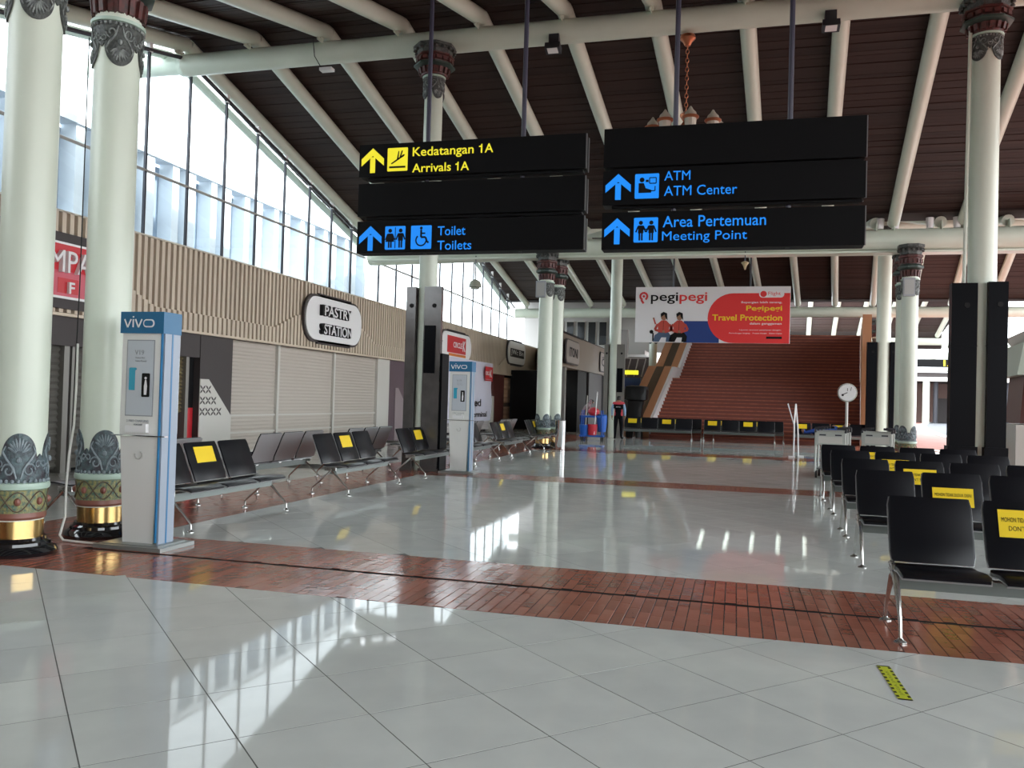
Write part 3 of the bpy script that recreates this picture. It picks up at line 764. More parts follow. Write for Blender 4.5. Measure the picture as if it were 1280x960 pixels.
# ================================================================== SEATING
def seat_curve():
    back_ = [(.30, .44), (.315, .50), (.35, .58), (.385, .66), (.415, .74), (.445, .81), (.470, .865)]
    seat_ = [(-.13, .405), (-.09, .425), (0, .430), (.10, .420), (.20, .408), (.27, .415)]
    return seat_, back_
def padmesh(curve, w, t, name, m, inset=0):
    mb = MB(); n = len(curve); V = []
    nx = 4
    for i, (y, z) in enumerate(curve):
        a = curve[max(0, i-1)]; b = curve[min(n-1, i+1)]; L_ = math.hypot(b[0]-a[0], b[1]-a[1]); ny, nz = -(b[1]-a[1])/L_, (b[0]-a[0])/L_
        e = .012 if i in (0, n-1) else 0
        for x, tt in ((inset+e, 0), (w-inset-e, 0), (w-inset-e, t*.7), (w-inset-.015-e, t), (inset+.015+e, t), (inset+e, t*.7)):
            V.append((x, y+ny*tt, z+nz*tt))
    F = []
    for i in range(n-1):
        for k in range(6):
            k2 = (k+1) % 6; F.append((i*6+k, (i+1)*6+k, (i+1)*6+k2, i*6+k2))
    F.append(tuple(range(6))); F.append(tuple((n-1)*6+k for k in reversed(range(6))))
    F = [tuple(reversed(f)) for f in F]
    return mb.add(V, F).mesh(name, m, True, .7)
def sticker(parent, w, x0, simple=False, sw=.36, sh=.19):
    s_, b_ = seat_curve()
    p0, p1 = Vector((0, .375, .635)), Vector((0, .455, .845)); u = (p1-p0).normalized(); r = Vector((1, 0, 0)); n = r.cross(u)
    o = p0+r*(x0+w/2-sw/2)+n*.028
    st = MB().plate([(0, 0), (sw, 0), (sw, sh), (0, sh)], o, r, u, .003).build('sticker', YEL, parent, smooth=False, label='yellow keep-free notice')
    return o+n*.0035, r, u
def make_bench(n, w, pitch, label, yellow, textd=False):
    t = thing('beam_bench', label, 'bench', group='linked airport seats')
    sc, bc = seat_curve()
    sm = padmesh(sc, w, .022, 'seat', SEATM if textd else SEATP); bm_ = padmesh(bc, w, .026, 'backrest', SEATM)
    shs = padmesh([(y, z-.012) for y, z in sc], w, .010, 'seat_shell', SEATB, -.006); shb = padmesh([(y+.008, z-.004) for y, z in bc], w, .010, 'back_shell', SEATB, -.006)
    for i in range(n):
        x = i*pitch
        s_ = link('seat', sm, t, (x, 0, 0)); link('seat_shell', shs, s_)
        b_ = link('backrest', bm_, t, (x, 0, 0)); link('back_shell', shb, b_)
        if i in yellow:
            o, r, u = sticker(b_, w, 0)
            if textd:
                text('lettering', 'MOHON TIDAK DUDUK DISINI', INK, b_, o+u*.105+r*.02, r, u, .032, .32, t=.0008)
                text('lettering', "DON'T SIT HERE", INK, b_, o+u*.045+r*.06, r, u, .034, .24, t=.0008)
    L_ = (n-1)*pitch+w
    MB().box(.01, L_-.01, .06, .16, .300, .385).build('beam', ALUB, t, smooth=False)
    for i in range(n): MB().box(i*pitch+w*.45, i*pitch+w*.55, -.06, .24, .385, .40).build('seat_bracket', ALU, t, smooth=False)
    for x in (.0, L_):
        if not textd:
            lg = MB().tube([(x, .14, .37), (x, -.12, .115), (x, -.145, .085), (x, -.15, .01)], [.017, .012, .011, .011], 8).tube([(x, .12, .37), (x, .41, .115), (x, .435, .085), (x, .44, .01)], [.017, .012, .011, .011], 8)
            lg.box(x-.012, x+.012, .06, .24, .35, .40)
        else: lg = MB().tube([(x, .12, .39), (x, .05, .37), (x, -.06, .24), (x, -.135, .11), (x, -.15, .02)], [.026, .024, .017, .013, .012], 8)
        if textd: lg.tube([(x, .12, .39), (x, .20, .36), (x, .33, .22), (x, .425, .10), (x, .44, .02)], [.026, .022, .015, .012, .012], 8)
        lg.lathe([(.040, 0), (.040, .008), (.02, .018), (.012, .03)], (x, -.15, 0), 12).lathe([(.040, 0), (.040, .008), (.02, .018), (.012, .03)], (x, .44, 0), 12)
        lg.build('leg', ALU, t)
        if textd: ar = MB().tube([(x, .10, .38), (x+.0, .15, .425), (x, .22, .445), (x, .27, .43), (x, .25, .40), (x, .17, .39)], .018, 8)
        if textd: ar.build('end_bracket', ALU, t)
    return t
# right hand rows, facing the camera: origin at the left end, front feet at y=-.15
b1 = make_bench(4, .53, .60, 'black bench nearest the camera at the right with one sticker', (1,), True)
b1.location = (1.05, 6.0, 0); b1.rotation_euler = (0, 0, -.01)
b1['label'] = 'black four-seat bench nearest the camera, at the lower right'
for (x, y), lab in zip(((1.18, 8.62), (1.27, 10.57), (1.36, 12.68), (1.40, 14.5)),
                       ('second black bench from the camera in the right-hand rows', 'third black bench from the camera, middle of the right-hand rows',
                        'fourth black bench from the camera in the right-hand rows', 'farthest black bench of the right-hand rows, beside the trolleys')):
    rb = dup(b1, (x, y, 0), -.01, lab)
    dn = {8.62: .09, 10.57: .045, 12.68: .06, 14.5: .05}[y]       # the notices sit lower on these rows
    for ch in rb.children:
        for q in ch.children:
            if q.name.startswith(('sticker', 'lettering')): q.location = (q.location.x, q.location.y-.356*dn, q.location.z-.934*dn)
# left units, facing +X
L0 = make_bench(3, .60, .66, 'x', (1,)); RZ = PI/2
fl_labels = ['black three-seat bench right behind the nearer phone kiosk', 'black three-seat bench second along the left row',
             'black three-seat bench in front of the stone-clad column', 'black three-seat bench half hidden by the farther phone kiosk',
             'black three-seat bench just past the farther phone kiosk', 'black three-seat bench beside the steel bin']
first = True
for y, lab in zip((7.62, 11.30, 14.45, 17.5, 20.6, 24.3), fl_labels):
    if first: L0.location = (-5.58, y, 0); L0.rotation_euler = (0, 0, RZ); L0['label'] = lab; first = False
    else: dup(L0, (-5.58, y, 0), RZ, lab)
# rear units back to back with them, facing the shops, without stickers
R0 = make_bench(3, .60, .66, 'bench facing the shops behind the bench by the nearer kiosk', ())
rl = ['grey-backed bench facing the shops, behind the kiosk bench', 'grey-backed bench facing the shops, behind the second left bench',
      'grey-backed bench facing the shops, left of the stone-clad column', 'grey-backed bench facing the shops, behind the stone-clad column',
      'grey-backed bench facing the hanging white banner', 'grey-backed bench facing the wooden shutter shop']
for k, (y, lab) in enumerate(zip((9.45, 12.75, 15.65, 18.9, 22.0, 25.6), rl)):
    if k == 0: R0.location = (-7.08, y, 0); R0.rotation_euler = (0, 0, -RZ); R0['label'] = lab
    else: dup(R0, (-7.08, y, 0), -RZ, lab)
# far benches before the stairs
F0 = make_bench(4, .66, .70, 'x', (0, 2))
fb = [(-4.45, 34.75, 'long black bench just right of the standing person'), (-1.22, 35.0, 'black bench at the middle of the stair foot'),
      (2.25, 34.9, 'black bench under the lying person, right of the white stand')]
for k, (x, y, lab) in enumerate(fb):
    if k == 0: F0.location = (x, y, 0); F0['label'] = lab
    else: dup(F0, (x, y, 0), 0, lab)
G0 = make_bench(4, .66, .70, 'black bench in the rear row behind the standing person', (0, 2)); G0.location = (-4.1, 35.45, 0)
G0['label'] = 'rear row black bench right behind the one beside the standing person'
dup(G0, (-.85, 35.7, 0), 0, 'rear row black bench behind the one at the middle of the stairs')

# ================================================================== STAIRS
stairs = thing('staircase', 'wide brick-red staircase with a landing at the back of the hall', 'staircase')
SX0, SX1 = -3.55, 4.85
n1, n2 = 17, 15; rise = 2.72/n1; run = 4.7/n1; y = 36.3; z = 0
prof = [(36.3, 0)]
for i in range(n1):
    z += rise; x0_ = SX0
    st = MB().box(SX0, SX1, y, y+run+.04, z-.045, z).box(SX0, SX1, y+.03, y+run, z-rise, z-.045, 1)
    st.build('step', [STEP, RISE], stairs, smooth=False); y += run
    prof.append((y, z))
ZL = z; YL = y
MB().box(SX0, SX1, YL, YL+1.6, ZL-.2, ZL).build('landing', STEP, stairs, smooth=False)
y = YL+1.5; rise2 = (5.28-ZL)/n2; run2 = 4.3/n2; SXB = SX0
for i in range(n2):
    z += rise2
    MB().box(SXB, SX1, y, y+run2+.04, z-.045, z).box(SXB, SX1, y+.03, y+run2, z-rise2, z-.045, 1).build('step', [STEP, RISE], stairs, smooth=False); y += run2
YT = y; ZT = z
MB().box(SXB, SX1, YT, YT+6, ZT-.2, ZT).build('upper_floor', STEP, stairs, smooth=False)
# left parapet: extruded along X, three coloured strips on top and a white face towards the steps
def parapet(xa, xb, h, m, name, dz=0):
    pts = [(36.62, 0), (36.62, .5+h), (YL+.1, ZL+.25+h), (YL+1.5, ZL+.25+h), (YT, ZT+.25+h), (YT, 0)]
    MB().plate([(p[0], p[1]) for p in pts], (xa, 0, dz), (0, 1, 0), (0, 0, 1), xb-xa).build(name, m, stairs, smooth=False)
parapet(-3.62, -3.50, .30, WHITE, 'stringer')
parapet(-3.95, -3.62, .32, ORWD, 'parapet'); parapet(-4.35, -3.95, .30, BRWD, 'parapet_strip'); parapet(-4.72, -4.35, .32, ORWD, 'parapet')
MB().box(4.86, 5.2, 36.1, 50, 0, 5.28).build('pilaster', ORWD, stairs, smooth=False, label='plain orange-brown side wall')
done = set()
for ch in stairs.children:                      # the whole flight runs slightly askew to the hall
    if ch.data.name in done: continue
    done.add(ch.data.name)
    for v in ch.data.vertices: v.co.x += .125*(v.co.y-36.2)

# ================================================================== HANGING SIGNS
def hang_sign(x0, x1, zr, rods, label, y=9.0):
    t = thing('hanging_sign', label, 'sign', ((x0+x1)/2, y, 0)); cx = (x0+x1)/2; out = []
    for (za, zb_) in zr:
        p = MB().box(x0-cx, x1-cx, 0, .20, za, zb_).build('sign_panel', SIGNB, t, smooth=False)
        MB().box(x1-cx-.012, x1-cx+.012, .012, .03, za, zb_).box(x1-cx-.004, x1-cx+.006, .17, .2, za, zb_).build('edge_trim', mat('grey trim', (.25, .25, .26), .3, metal=.6), p, smooth=False)
        if za > 3.2: MB().box(x0-cx+.1, x1-cx-.03, .03, .15, za-.035, za-.012).build('support_rail', SIGNB, p, smooth=False)
        out.append(p)
    for xr in rods:
        MB().tube([(xr-cx, .1, zr[-1][0]), (xr-cx, .1, 7.72)], .027, 8).build('hanging_rod', mat('rod paint', (.025, .02, .04), .4), t)
    return t, out, cx
def arrow(f, x, z, s):   # simple up arrow
    f.poly([(x-.085*s, z), (x+.085*s, z), (x+.085*s, z+.5*s), (x-.085*s, z+.5*s)])
    f.poly([(x, z+.78*s), (x-.38*s, z+.44*s), (x-.38*s, z+.22*s), (x, z+.54*s)], 0, .0004); f.poly([(x, z+.78*s), (x, z+.54*s), (x+.38*s, z+.22*s), (x+.38*s, z+.44*s)], 0, .0004)
t, pn, cx = hang_sign(-4.32, -1.64, [(4.02, 4.40), (3.56, 3.94), (3.13, 3.50)], (-3.51, -2.37), 'left hanging sign with yellow arrivals line and blue toilet symbols')
X_, Y0_ = (1, 0, 0), -.001
def fo(z, x=0): return (-4.32-cx+x, Y0_, z)
yel_, blu_ = YELS, BLUS
f = Flat(fo(4.01), X_, Zv, .003); arrow(f, .17, .055, .37); f.build('arrow', yel_, pn[0])
f = Flat(fo(4.01), X_, Zv, .003); f.rrect(.355, .605, .065, .335, .012, 0); 
f.rect(.38, .58, .10, .122, 1, .003); f.poly([(.40, .155), (.41, .145), (.56, .235), (.57, .255), (.55, .255)], 1, .003); f.poly([(.47, .19), (.49, .20), (.50, .29), (.49, .30)], 1, .003); f.poly([(.50, .21), (.52, .22), (.545, .30), (.53, .30)], 1, .003)
f.build('pictogram', [yel_, INK], pn[0])
text('lettering', 'Kedatangan', yel_, pn[0], fo(4.205, .665), X_, Zv, .135, .735, t=.003, bold=.008)
text('lettering', 'A', yel_, pn[0], fo(4.24, 1.53), X_, Zv, .100, .10, t=.003, bold=.008)
text('lettering', 'Arrivals', yel_, pn[0], fo(4.05, .665), X_, Zv, .100, .47, t=.003, bold=.008)
text('lettering', 'A', yel_, pn[0], fo(4.05, 1.25), X_, Zv, .100, .10, t=.003, bold=.008)
for x_, z_ in ((1.455, 4.24), (1.18, 4.05)):
    f = Flat(fo(z_, x_), X_, Zv, .003); f.poly([(.030, 0), (.046, 0), (.046, .10), (.034, .10), (.028, .082), (.008, .078), (.008, .066), (.030, .066)]).build('lettering', yel_, pn[0])
f = Flat(fo(3.10), X_, Zv, .003); arrow(f, .17, .055, .37); f.build('arrow', blu_, pn[2])
f = Flat(fo(3.10), X_, Zv, .003); f.rrect(.355, .605, .065, .335, .012, 0); f.rrect(.675, .925, .065, .335, .012, 0)
def man(f, x, z, s, dress=False):
    f.disc(x, z+.86*s, .10*s, 1, .003)
    if dress: f.poly([(x-.10*s, z+.72*s), (x+.10*s, z+.72*s), (x+.24*s, z+.30*s), (x-.24*s, z+.30*s)], 1, .003)
    else: f.rect(x-.13*s, x+.13*s, z+.35*s, z+.73*s, 1, .003)
    f.line([(x-.12*s, z+.70*s), (x-.24*s, z+.40*s)], .07*s, 1, .003); f.line([(x+.12*s, z+.70*s), (x+.24*s, z+.40*s)], .07*s, 1, .003)
    f.rect(x-.10*s, x-.02*s, z, z+.36*s, 1, .003); f.rect(x+.02*s, x+.10*s, z, z+.36*s, 1, .003)
man(f, .418, .085, .23, True); man(f, .548, .085, .23); f.rect(.478, .486, .08, .32, 1, .003)
f.disc(.80, .305, .017, 1, .003).line([(.80, .285), (.80, .20), (.855, .20), (.875, .14), (.895, .145)], .022, 1, .003).line([(.80, .245), (.85, .245)], .016, 1, .003).arc(.80, .165, .062, 130, 350, .016, 1, .003)
f.build('pictogram', [blu_, INK], pn[2])
text('lettering', 'Toilet', blu_, pn[2], fo(3.315, 1.0), X_, Zv, .105, .33, t=.003, bold=.004); text('lettering', 'Toilets', blu_, pn[2], fo(3.15, 1.0), X_, Zv, .105, .405, t=.003, bold=.004)
t, pn, cx = hang_sign(-1.44, 1.21, [(4.01, 4.43), (3.60, 3.97), (3.12, 3.52)], (-.69, .48), 'right hanging sign with blue cash machine and meeting point lines')
def fo(z, x=0): return (-1.44-cx+x, Y0_, z)
for q, z in ((1, 3.60), (2, 3.12)):
    f = Flat(fo(z), X_, Zv, .003); arrow(f, .165, .055, .36); f.build('arrow', blu_, pn[q])
f = Flat(fo(3.60), X_, Zv, .003); f.rrect(.345, .60, .06, .325, .012, 0)
f.disc(.42, .26, .026, 1, .003).poly([(.385, .225), (.44, .225), (.46, .17), (.52, .15), (.52, .12), (.385, .12)], 1, .003).line([(.50, .22), (.50, .28), (.57, .28), (.57, .22), (.50, .22)], .010, 1, .003).rect(.46, .49, .235, .26, 1, .003).line([(.50, .14), (.56, .14), (.56, .19)], .010, 1, .003)
f.build('pictogram', [blu_, INK], pn[1])
text('lettering', 'ATM', blu_, pn[1], fo(3.845, .655), X_, Zv, .098, .27, t=.003, bold=.004); text('lettering', 'ATM Center', blu_, pn[1], fo(3.68, .655), X_, Zv, .105, .75, t=.003, bold=.004)
f = Flat(fo(3.12), X_, Zv, .003); f.rrect(.345, .60, .07, .335, .012, 0)
man(f, .42, .09, .22); man(f, .53, .09, .22); f.line([(.42, .21), (.53, .21)], .012, 1, .003); f.build('pictogram', [blu_, INK], pn[2])
text('lettering', 'Area Pertemuan', blu_, pn[2], fo(3.345, .65), X_, Zv, .12, 1.05, t=.003, bold=.004); text('lettering', 'Meeting Point', blu_, pn[2], fo(3.175, .645), X_, Zv, .125, .87, t=.003, bold=.004)

# ================================================================== ADVERT BANNER
t = thing('advert_banner', 'large hanging travel advert with two seated people in red shirts', 'banner', (-.92, 31, 0))
MB().box(-2.71, 2.71, 0, .08, 3.71, 5.73).build('banner_board', BANW, t, smooth=False)
for x in (-1.36, 1.34): MB().tube([(x, .04, 5.7), (x, .04, 8.26)], .03, 8).build('hanging_rod', STEEL, t)
O_ = (-2.71, -.002, 3.71)
f = Flat(O_, X_, Zv, .004)
f.rect(1.75, 3.0, 0, .78, 1)
p = [(5.40, 0), (5.40, 1.78), (3.5, 1.78)]+[(3.48+.89*1.0*math.cos(math.radians(a)), .89+.89*math.sin(math.radians(a))) for a in range(90, 271, 10)]
f.poly(p, 0, .003); f.build('banner_print', [BANR, BANB], t)
def bl_(x, z): return (-2.71+x, -.008, 3.71+z)
text('lettering', 'pegi', INK, t, bl_(.55, 1.40), X_, Zv, .42, .98, t=.003, bold=.012); text('lettering', 'pegi', BANR, t, bl_(1.58, 1.40), X_, Zv, .42, .98, t=.003, bold=.012)
f = Flat(bl_(0, 0), X_, Zv, .003); f.arc(.29, 1.68, .13, -60, 250, .07).disc(.29, 1.68, .045).line([(.29, 1.42), (.20, 1.55)], .07); f.build('logo', BANR, t)
for s_, x, z, h, w_, m_, b in (('Bepergian lebih tenang,', 3.75, 1.40, .09, 1.38, WHITE, .01), ('Pegipegi', 3.92, 1.10, .24, 1.22, YEL, .02), ('Travel Protection', 2.75, .80, .22, 2.40, YEL, .02),
                            ('dalam genggaman', 4.05, .64, .10, 1.08, WHITE, .01), ('Layanan asuransi perjalanan dengan:', 3.7, .44, .055, 1.42, WHITE, 0), ('Perlindungan lengkap   Proses Mudah   Klaim Cepat', 3.35, .32, .055, 1.80, WHITE, 0)):
    text('lettering', s_, m_, t, bl_(x, z), X_, Zv, h, w_, t=.003, bold=b)
f = Flat(bl_(0, 0), X_, Zv, .003); f.rrect(4.35, 5.2, 1.62, 1.88, .12, 0, .002).disc(4.50, 1.75, .11, 1, .005).build('badge', [WHITE, BANR], t)
Flat(bl_(0, 0), X_, Zv, .003).rect(4.62, 5.15, .16, .24, 0, .002).build('small_print', INK, t)
text('lettering', 'Flight', BANR, t, bl_(4.66, 1.67), X_, Zv, .16, .42, t=.008)
f = Flat(bl_(0, 0), X_, Zv, .003)      # printed figures
for x, s_, sk in ((1.02, 1.0, 0), (1.58, 1.08, 0)):
    f.poly([(x-.17, .34), (x-.20, .68), (x-.06, .80), (x+.10, .80), (x+.22, .68), (x+.19, .34)], 0, .004); f.line([(x+.01, .78), (x+.0, .42)], .012, 3, .0052)
    f.poly([(x-.36, .02), (x-.30, .26), (x-.12, .38), (x+.18, .38), (x+.30, .22), (x+.28, .02), (x+.10, .02), (x+.12, .18), (x-.06, .18), (x-.14, .02)], 2 if x < 1.3 else 3, .005)
    f.disc(x+.02, .93, .105, 1, .006, .13); f.poly([(x-.09, .92), (x-.10, 1.04), (x, 1.11), (x+.13, 1.06), (x+.15, .80), (x+.06, .93), (x+.04, 1.01)], 3, .007)
    f.line([(x-.20, .66), (x-.30, .46), (x-.02, .38)], .085, 0, .006); f.disc(x+.02, .39, .05, 1, .007); f.line([(x+.22, .66), (x+.32, .46), (x+.06, .37)], .085, 0, .006)
f.line([(.74, .66), (.68, .84)], .05, 0, .006); f.disc(.67, .87, .035, 1, .007); f.disc(.60, .38, .07, 3, .003).line([(.66, .34), (.66, .04)], .05, 3, .003)
f.build('printed_figures', [mat('printed red shirt', (.50, .06, .04), .5), SKIN, mat('printed denim', (.06, .10, .17), .5), INK], t)

# ================================================================== KIOSKS
def make_kiosk(label, loc):
    t = thing('phone_kiosk', label, 'kiosk', loc)
    # local: front faces -Y, x from -.19..19
    MB().box(-.36, .36, -.25, .25, .0, .035).box(-.30, .30, -.2, .2, .035, .045).build('base_plate', mat('grey base plate', (.30, .32, .31), .3, metal=.5), t, smooth=False)
    bd = MB()
    def ring(z, w, d): return [(-w, -d, z), (w, -d, z), (w, d, z), (-w, d, z)]
    secs = [ring(.045, .165, .10), ring(1.03, .21, .125), ring(1.06, .215, .13), ring(1.99, .215, .13)]
    V = [p for s_ in secs for p in s_]; F = [(3, 2, 1, 0), (12, 13, 14, 15)]
    for i in range(3):
        for k in range(4): F.append((i*4+k, i*4+(k+1) % 4, (i+1)*4+(k+1) % 4, (i+1)*4+k))
    bd.add(V, F); body = bd.build('body', VSIL, t, smooth=False)
    MB().box(.21, .235, -.115, .10, .045, 1.99).build('side_panel', VSIDE, t, smooth=False)
    MB().box(.232, .238, -.02, .0, .045, 1.99).box(.205, .2155, -.136, -.115, .06, 1.99).build('blue_edge', VEDGE, t, smooth=False)
    hd = MB().box(-.23, .24, -.15, .11, 1.99, 2.19).build('header', VBLUE, t, smooth=False)
    f = Flat((-.185, -.151, 2.045), X_, Zv, .004)
    f.line([(0, .075), (.035, 0), (.07, .075)], .013).rect(.088, .101, 0, .075).rect(.088, .101, .09, .103).line([(.118, .075), (.153, 0), (.188, .075)], .013)
    f.rrect(.205, .325, 0, .075, .035); f.build('logo', WHITE, hd)
    f = Flat((-.225, -.153, 2.045), X_, Zv, .006); f.rrect(.258, .352, .012, .063, .024); f.build('logo_cut', VBLUE, hd)
    f = Flat((-.01, -.131, 0), X_, Zv, .004); f.rect(-.15, .15, 1.22, 1.93, 0).rect(-.14, .14, 1.23, 1.92, 1, .003)
    f.rrect(-.115, -.035, 1.46, 1.67, .012, 2, .006).rrect(-.045, .035, 1.44, 1.65, .012, 1, .009).rrect(-.043, .033, 1.442, 1.648, .012, 5, .007).rrect(.03, .115, 1.40, 1.62, .012, 3, .012).poly([(.06, 1.42), (.085, 1.42), (.09, 1.50), (.08, 1.56), (.068, 1.56), (.058, 1.50)], 4, .015).disc(.073, 1.575, .012, 4, .015)
    f.build('poster', [GRYP, POSTER, PHB, INK, WHITE, GRYP], t)
    text('lettering', 'V19', GRYP, t, (-.07, -.14, 1.79), X_, Zv, .045, .10, t=.003); text('lettering', 'Perfect Shot', GRYP, t, (-.06, -.14, 1.755), X_, Zv, .016, .10, t=.002); text('lettering', 'Perfect Moment', GRYP, t, (-.06, -.14, 1.725), X_, Zv, .016, .12, t=.002)
    text('lettering', '2 FREE CHARGING', GRYP, t, (-.14, -.133, 1.165), X_, Zv, .022, .24, t=.003); text('lettering', 'PHONE STATION', GRYP, t, (-.06, -.133, 1.135), X_, Zv, .014, .10, t=.003)
    MB().box(-.13, .06, -.165, -.125, 1.07, 1.13).box(.06, .10, -.17, -.125, 1.07, 1.15).build('charging_tray', WHITE, t, smooth=False)
    MB().box(-.30, .30, -.165, -.12, 1.035, 1.045).build('shelf', CHROME, t, smooth=False)
    f = Flat((0, -.125, 0), X_, Zv, .012); f.arc(0, .86, .038, -200, 60, .010); f.build('round_logo', mat('pale emblem', (.55, .54, .52), .3, metal=.3), t)
    return t
make_kiosk('phone charging kiosk with blue header beside the near columns', (-5.34, 6.80, 0))
make_kiosk('phone charging kiosk farther back in front of the white banner', (-5.22, 15.8, 0))

# ================================================================== SMALLER THINGS
# white vinyl banner hung before the shop
t = thing('vinyl_banner', 'white vinyl banner with red logo and black words behind the farther kiosk', 'banner', (-10.6, 33.2, 0))
mb = MB(); n, m_n = 28, 10; V = []
for i in range(n+1):
    for j in range(m_n+1):
        V.append((.05*math.sin(i*.9)*(1-j/m_n)+.03*math.sin(i*.4+j), -3.2+6.3*i/n, .5+2.55*j/m_n))
mb.add(V, [(i*(m_n+1)+j, (i+1)*(m_n+1)+j, (i+1)*(m_n+1)+j+1, i*(m_n+1)+j+1) for i in range(n) for j in range(m_n)]).build('cloth', CLOTHW, t)
f = Flat((.09, 1.75, 2.25), Yv, Zv, .004); f.rect(0, 1.15, .08, .62, 0).rect(0, 1.15, 0, .05, 0); f.build('logo_square', RED, t)
text('lettering', 'CIRCLE', WHITE, t, (.096, 1.8, 2.5), Yv, Zv, .17, .62, bold=.02); text('lettering', 'K', WHITE, t, (.096, 2.45, 2.42), Yv, Zv, .33, .32, bold=.03)
text('lettering', 'Soon', INK, t, (.1, -2.2, 1.55), Yv, Zv, .36, 1.3, bold=.02); text('lettering', 'Opened', INK, t, (.1, -2.2, 1.05), Yv, Zv, .40, 3.4, bold=.02); text('lettering', 'coming terminal', INK, t, (.1, -2.2, .62), Yv, Zv, .3, 4.3, bold=.02)
# stainless bin
t = thing('litter_bin', 'polished steel litter bin at the end of the left seats', 'bin', (-5.1, 25.0, 0))
MB().lathe([(.155, 0), (.16, .02), (.16, .86), (.165, .88), (.15, .89)], seg=28).build('bin_body', CHROME, t)
MB().lathe([(.15, .885), (.15, .895), (.11, .90), (.05, .87)], seg=28).build('ash_tray', STEEL, t)
# white easel stand
t = thing('easel_stand', 'slim white notice stand seen edge-on in the open floor', 'stand', (1.68, 26.0, 0), -.07)
MB().tube([(0, 0, .02), (0, 0, 1.0), (.03, .02, 1.58)], .022, 8).tube([(.13, .45, .02), (.10, .3, .9), (.03, .02, 1.58)], .022, 8).build('frame', WHITE, t)
MB().obox((-.10, .05, 1.28), (.012, 0, .006), (0, .28, 0), (-.09, 0, .30)).build('notice_board', WHITE, t, smooth=False)
for x, y_ in ((-.05, -.05), (.2, .45)): MB().box(x-.09, x+.09, y_-.07, y_+.07, 0, .05).build('foot', WHITE, t, smooth=False)
# dial scale
t = thing('dial_scale', 'luggage scale with a round dial on a post behind the trolleys', 'scale', (2.92, 24.4, 0))
MB().tube([(0, 0, 0), (0, 0, 1.72)], .035, 10).build('post', OFFW, t)
MB().tube([(0, -.05, 1.92), (0, .05, 1.92)], .255, 32, up=(0, 0, 1)).build('dial_case', CHROME, t)
f = Flat((0, -.052, 1.92), X_, Zv, .004); f.disc(0, 0, .225, 0, 0, None, 32).line([(0, 0), (-.14, -.07)], .02, 1, .004).line([(0, .04), (.0, .12)], .014, 1, .004).line([(.08, .05), (.1, .15)], .012, 1, .004).disc(-.12, -.07, .03, 1, .004)
f.build('dial_face', [WHITE, INK], t)
MB().box(-.3, .3, -.55, .15, 0, .12).build('platform', STEEL, t, smooth=False)
MB().lathe([(.32, .0), (.32, .0)], seg=12)
# trolleys
def trolley(label, loc, rz=0):
    t = thing('luggage_trolley', label, 'trolley', loc, rz, 'luggage trolleys')
    fr = MB()
    for x in (-.29, .29):
        fr.tube([(x, 0, .12), (x, .02, .6), (x, .0, 1.0)], .022, 8).tube([(x, 0, .16), (x*.8, .85, .18)], .02, 8).tube([(x, .02, .55), (x, .35, .50), (x*.9, .42, .62)], .014, 6)
    fr.tube([(-.29, .0, .98), (.29, .0, .98)], .02, 8).tube([(-.23, .85, .18), (.23, .85, .18)], .02, 8); fr.build('frame', TROL, t)
    MB().box(-.29, .29, -.02, .01, .70, .97).build('front_panel', TROL, t, smooth=False)
    MB().box(-.24, .24, -.028, -.02, .74, .88).build('advert_panel', OFFW, t, smooth=False)
    MB().box(-.22, -.09, -.032, -.02, .90, .93).box(.09, .22, -.032, -.02, .90, .93).build('slot', STEEL, t, smooth=False)
    MB().box(-.26, .26, .05, .82, .19, .21).build('deck', ALUB, t, smooth=False)
    for s_ in (-1, 1):
        MB().tube([(s_*.30, -.02, .98), (s_*.30, -.09, 1.05), (s_*.12, -.11, 1.06)], .028, 8).build('handle', STEEL, t)
        MB().tube([(s_*.27-.02, .02, .08), (s_*.27+.02, .02, .08)], .08, 14).build('wheel', RUB, t)
    MB().tube([(-.02, .8, .08), (.02, .8, .08)], .08, 14).build('wheel', RUB, t)
    return t
t0 = trolley('luggage trolley at the left front of the trolley rows', (1.95, 18.9, 0), -.05)
for (x, y_), lab in zip(((2.06, 19.45), (2.17, 19.9), (2.98, 19.7), (3.10, 20.15)), ('luggage trolley nested behind the left front one', 'last luggage trolley of the left row', 'luggage trolley at the front of the right row', 'luggage trolley nested second in the right row')):
    dup(t0, (x, y_, 0), -.05, lab)
# floor sticker
t = thing('floor_sticker', 'yellow and black striped distance strip stuck on the near floor', 'sticker', (.865, 4.99, .0012), .03)
MB().box(-.035, .035, -.28, .28, 0, .001).build('strip', mat('strip yellow', (.55, .60, .03), .5), t, smooth=False)
MB().box(-.035, .035, -.29, -.275, .0002, .0014).build('black_mark', INK, t, smooth=False); MB().box(-.035, .035, .275, .29, .0002, .0014).build('black_mark', INK, t, smooth=False)
mk = MB().box(-.0075, .0075, -.014, .014, .0002, .0014).mesh('black_mark', INK, False)
for i in range(9):
    for x_ in (-.0275, .0275): link('black_mark', mk, t, (x_, -.236+i*.061, 0))
text('lettering', 'JAGA JARAK', mat('olive print', (.25, .28, .02), .5), t, (.012, -.22, .0012), Yv, (-1, 0, 0), .022, .42, t=.0003)
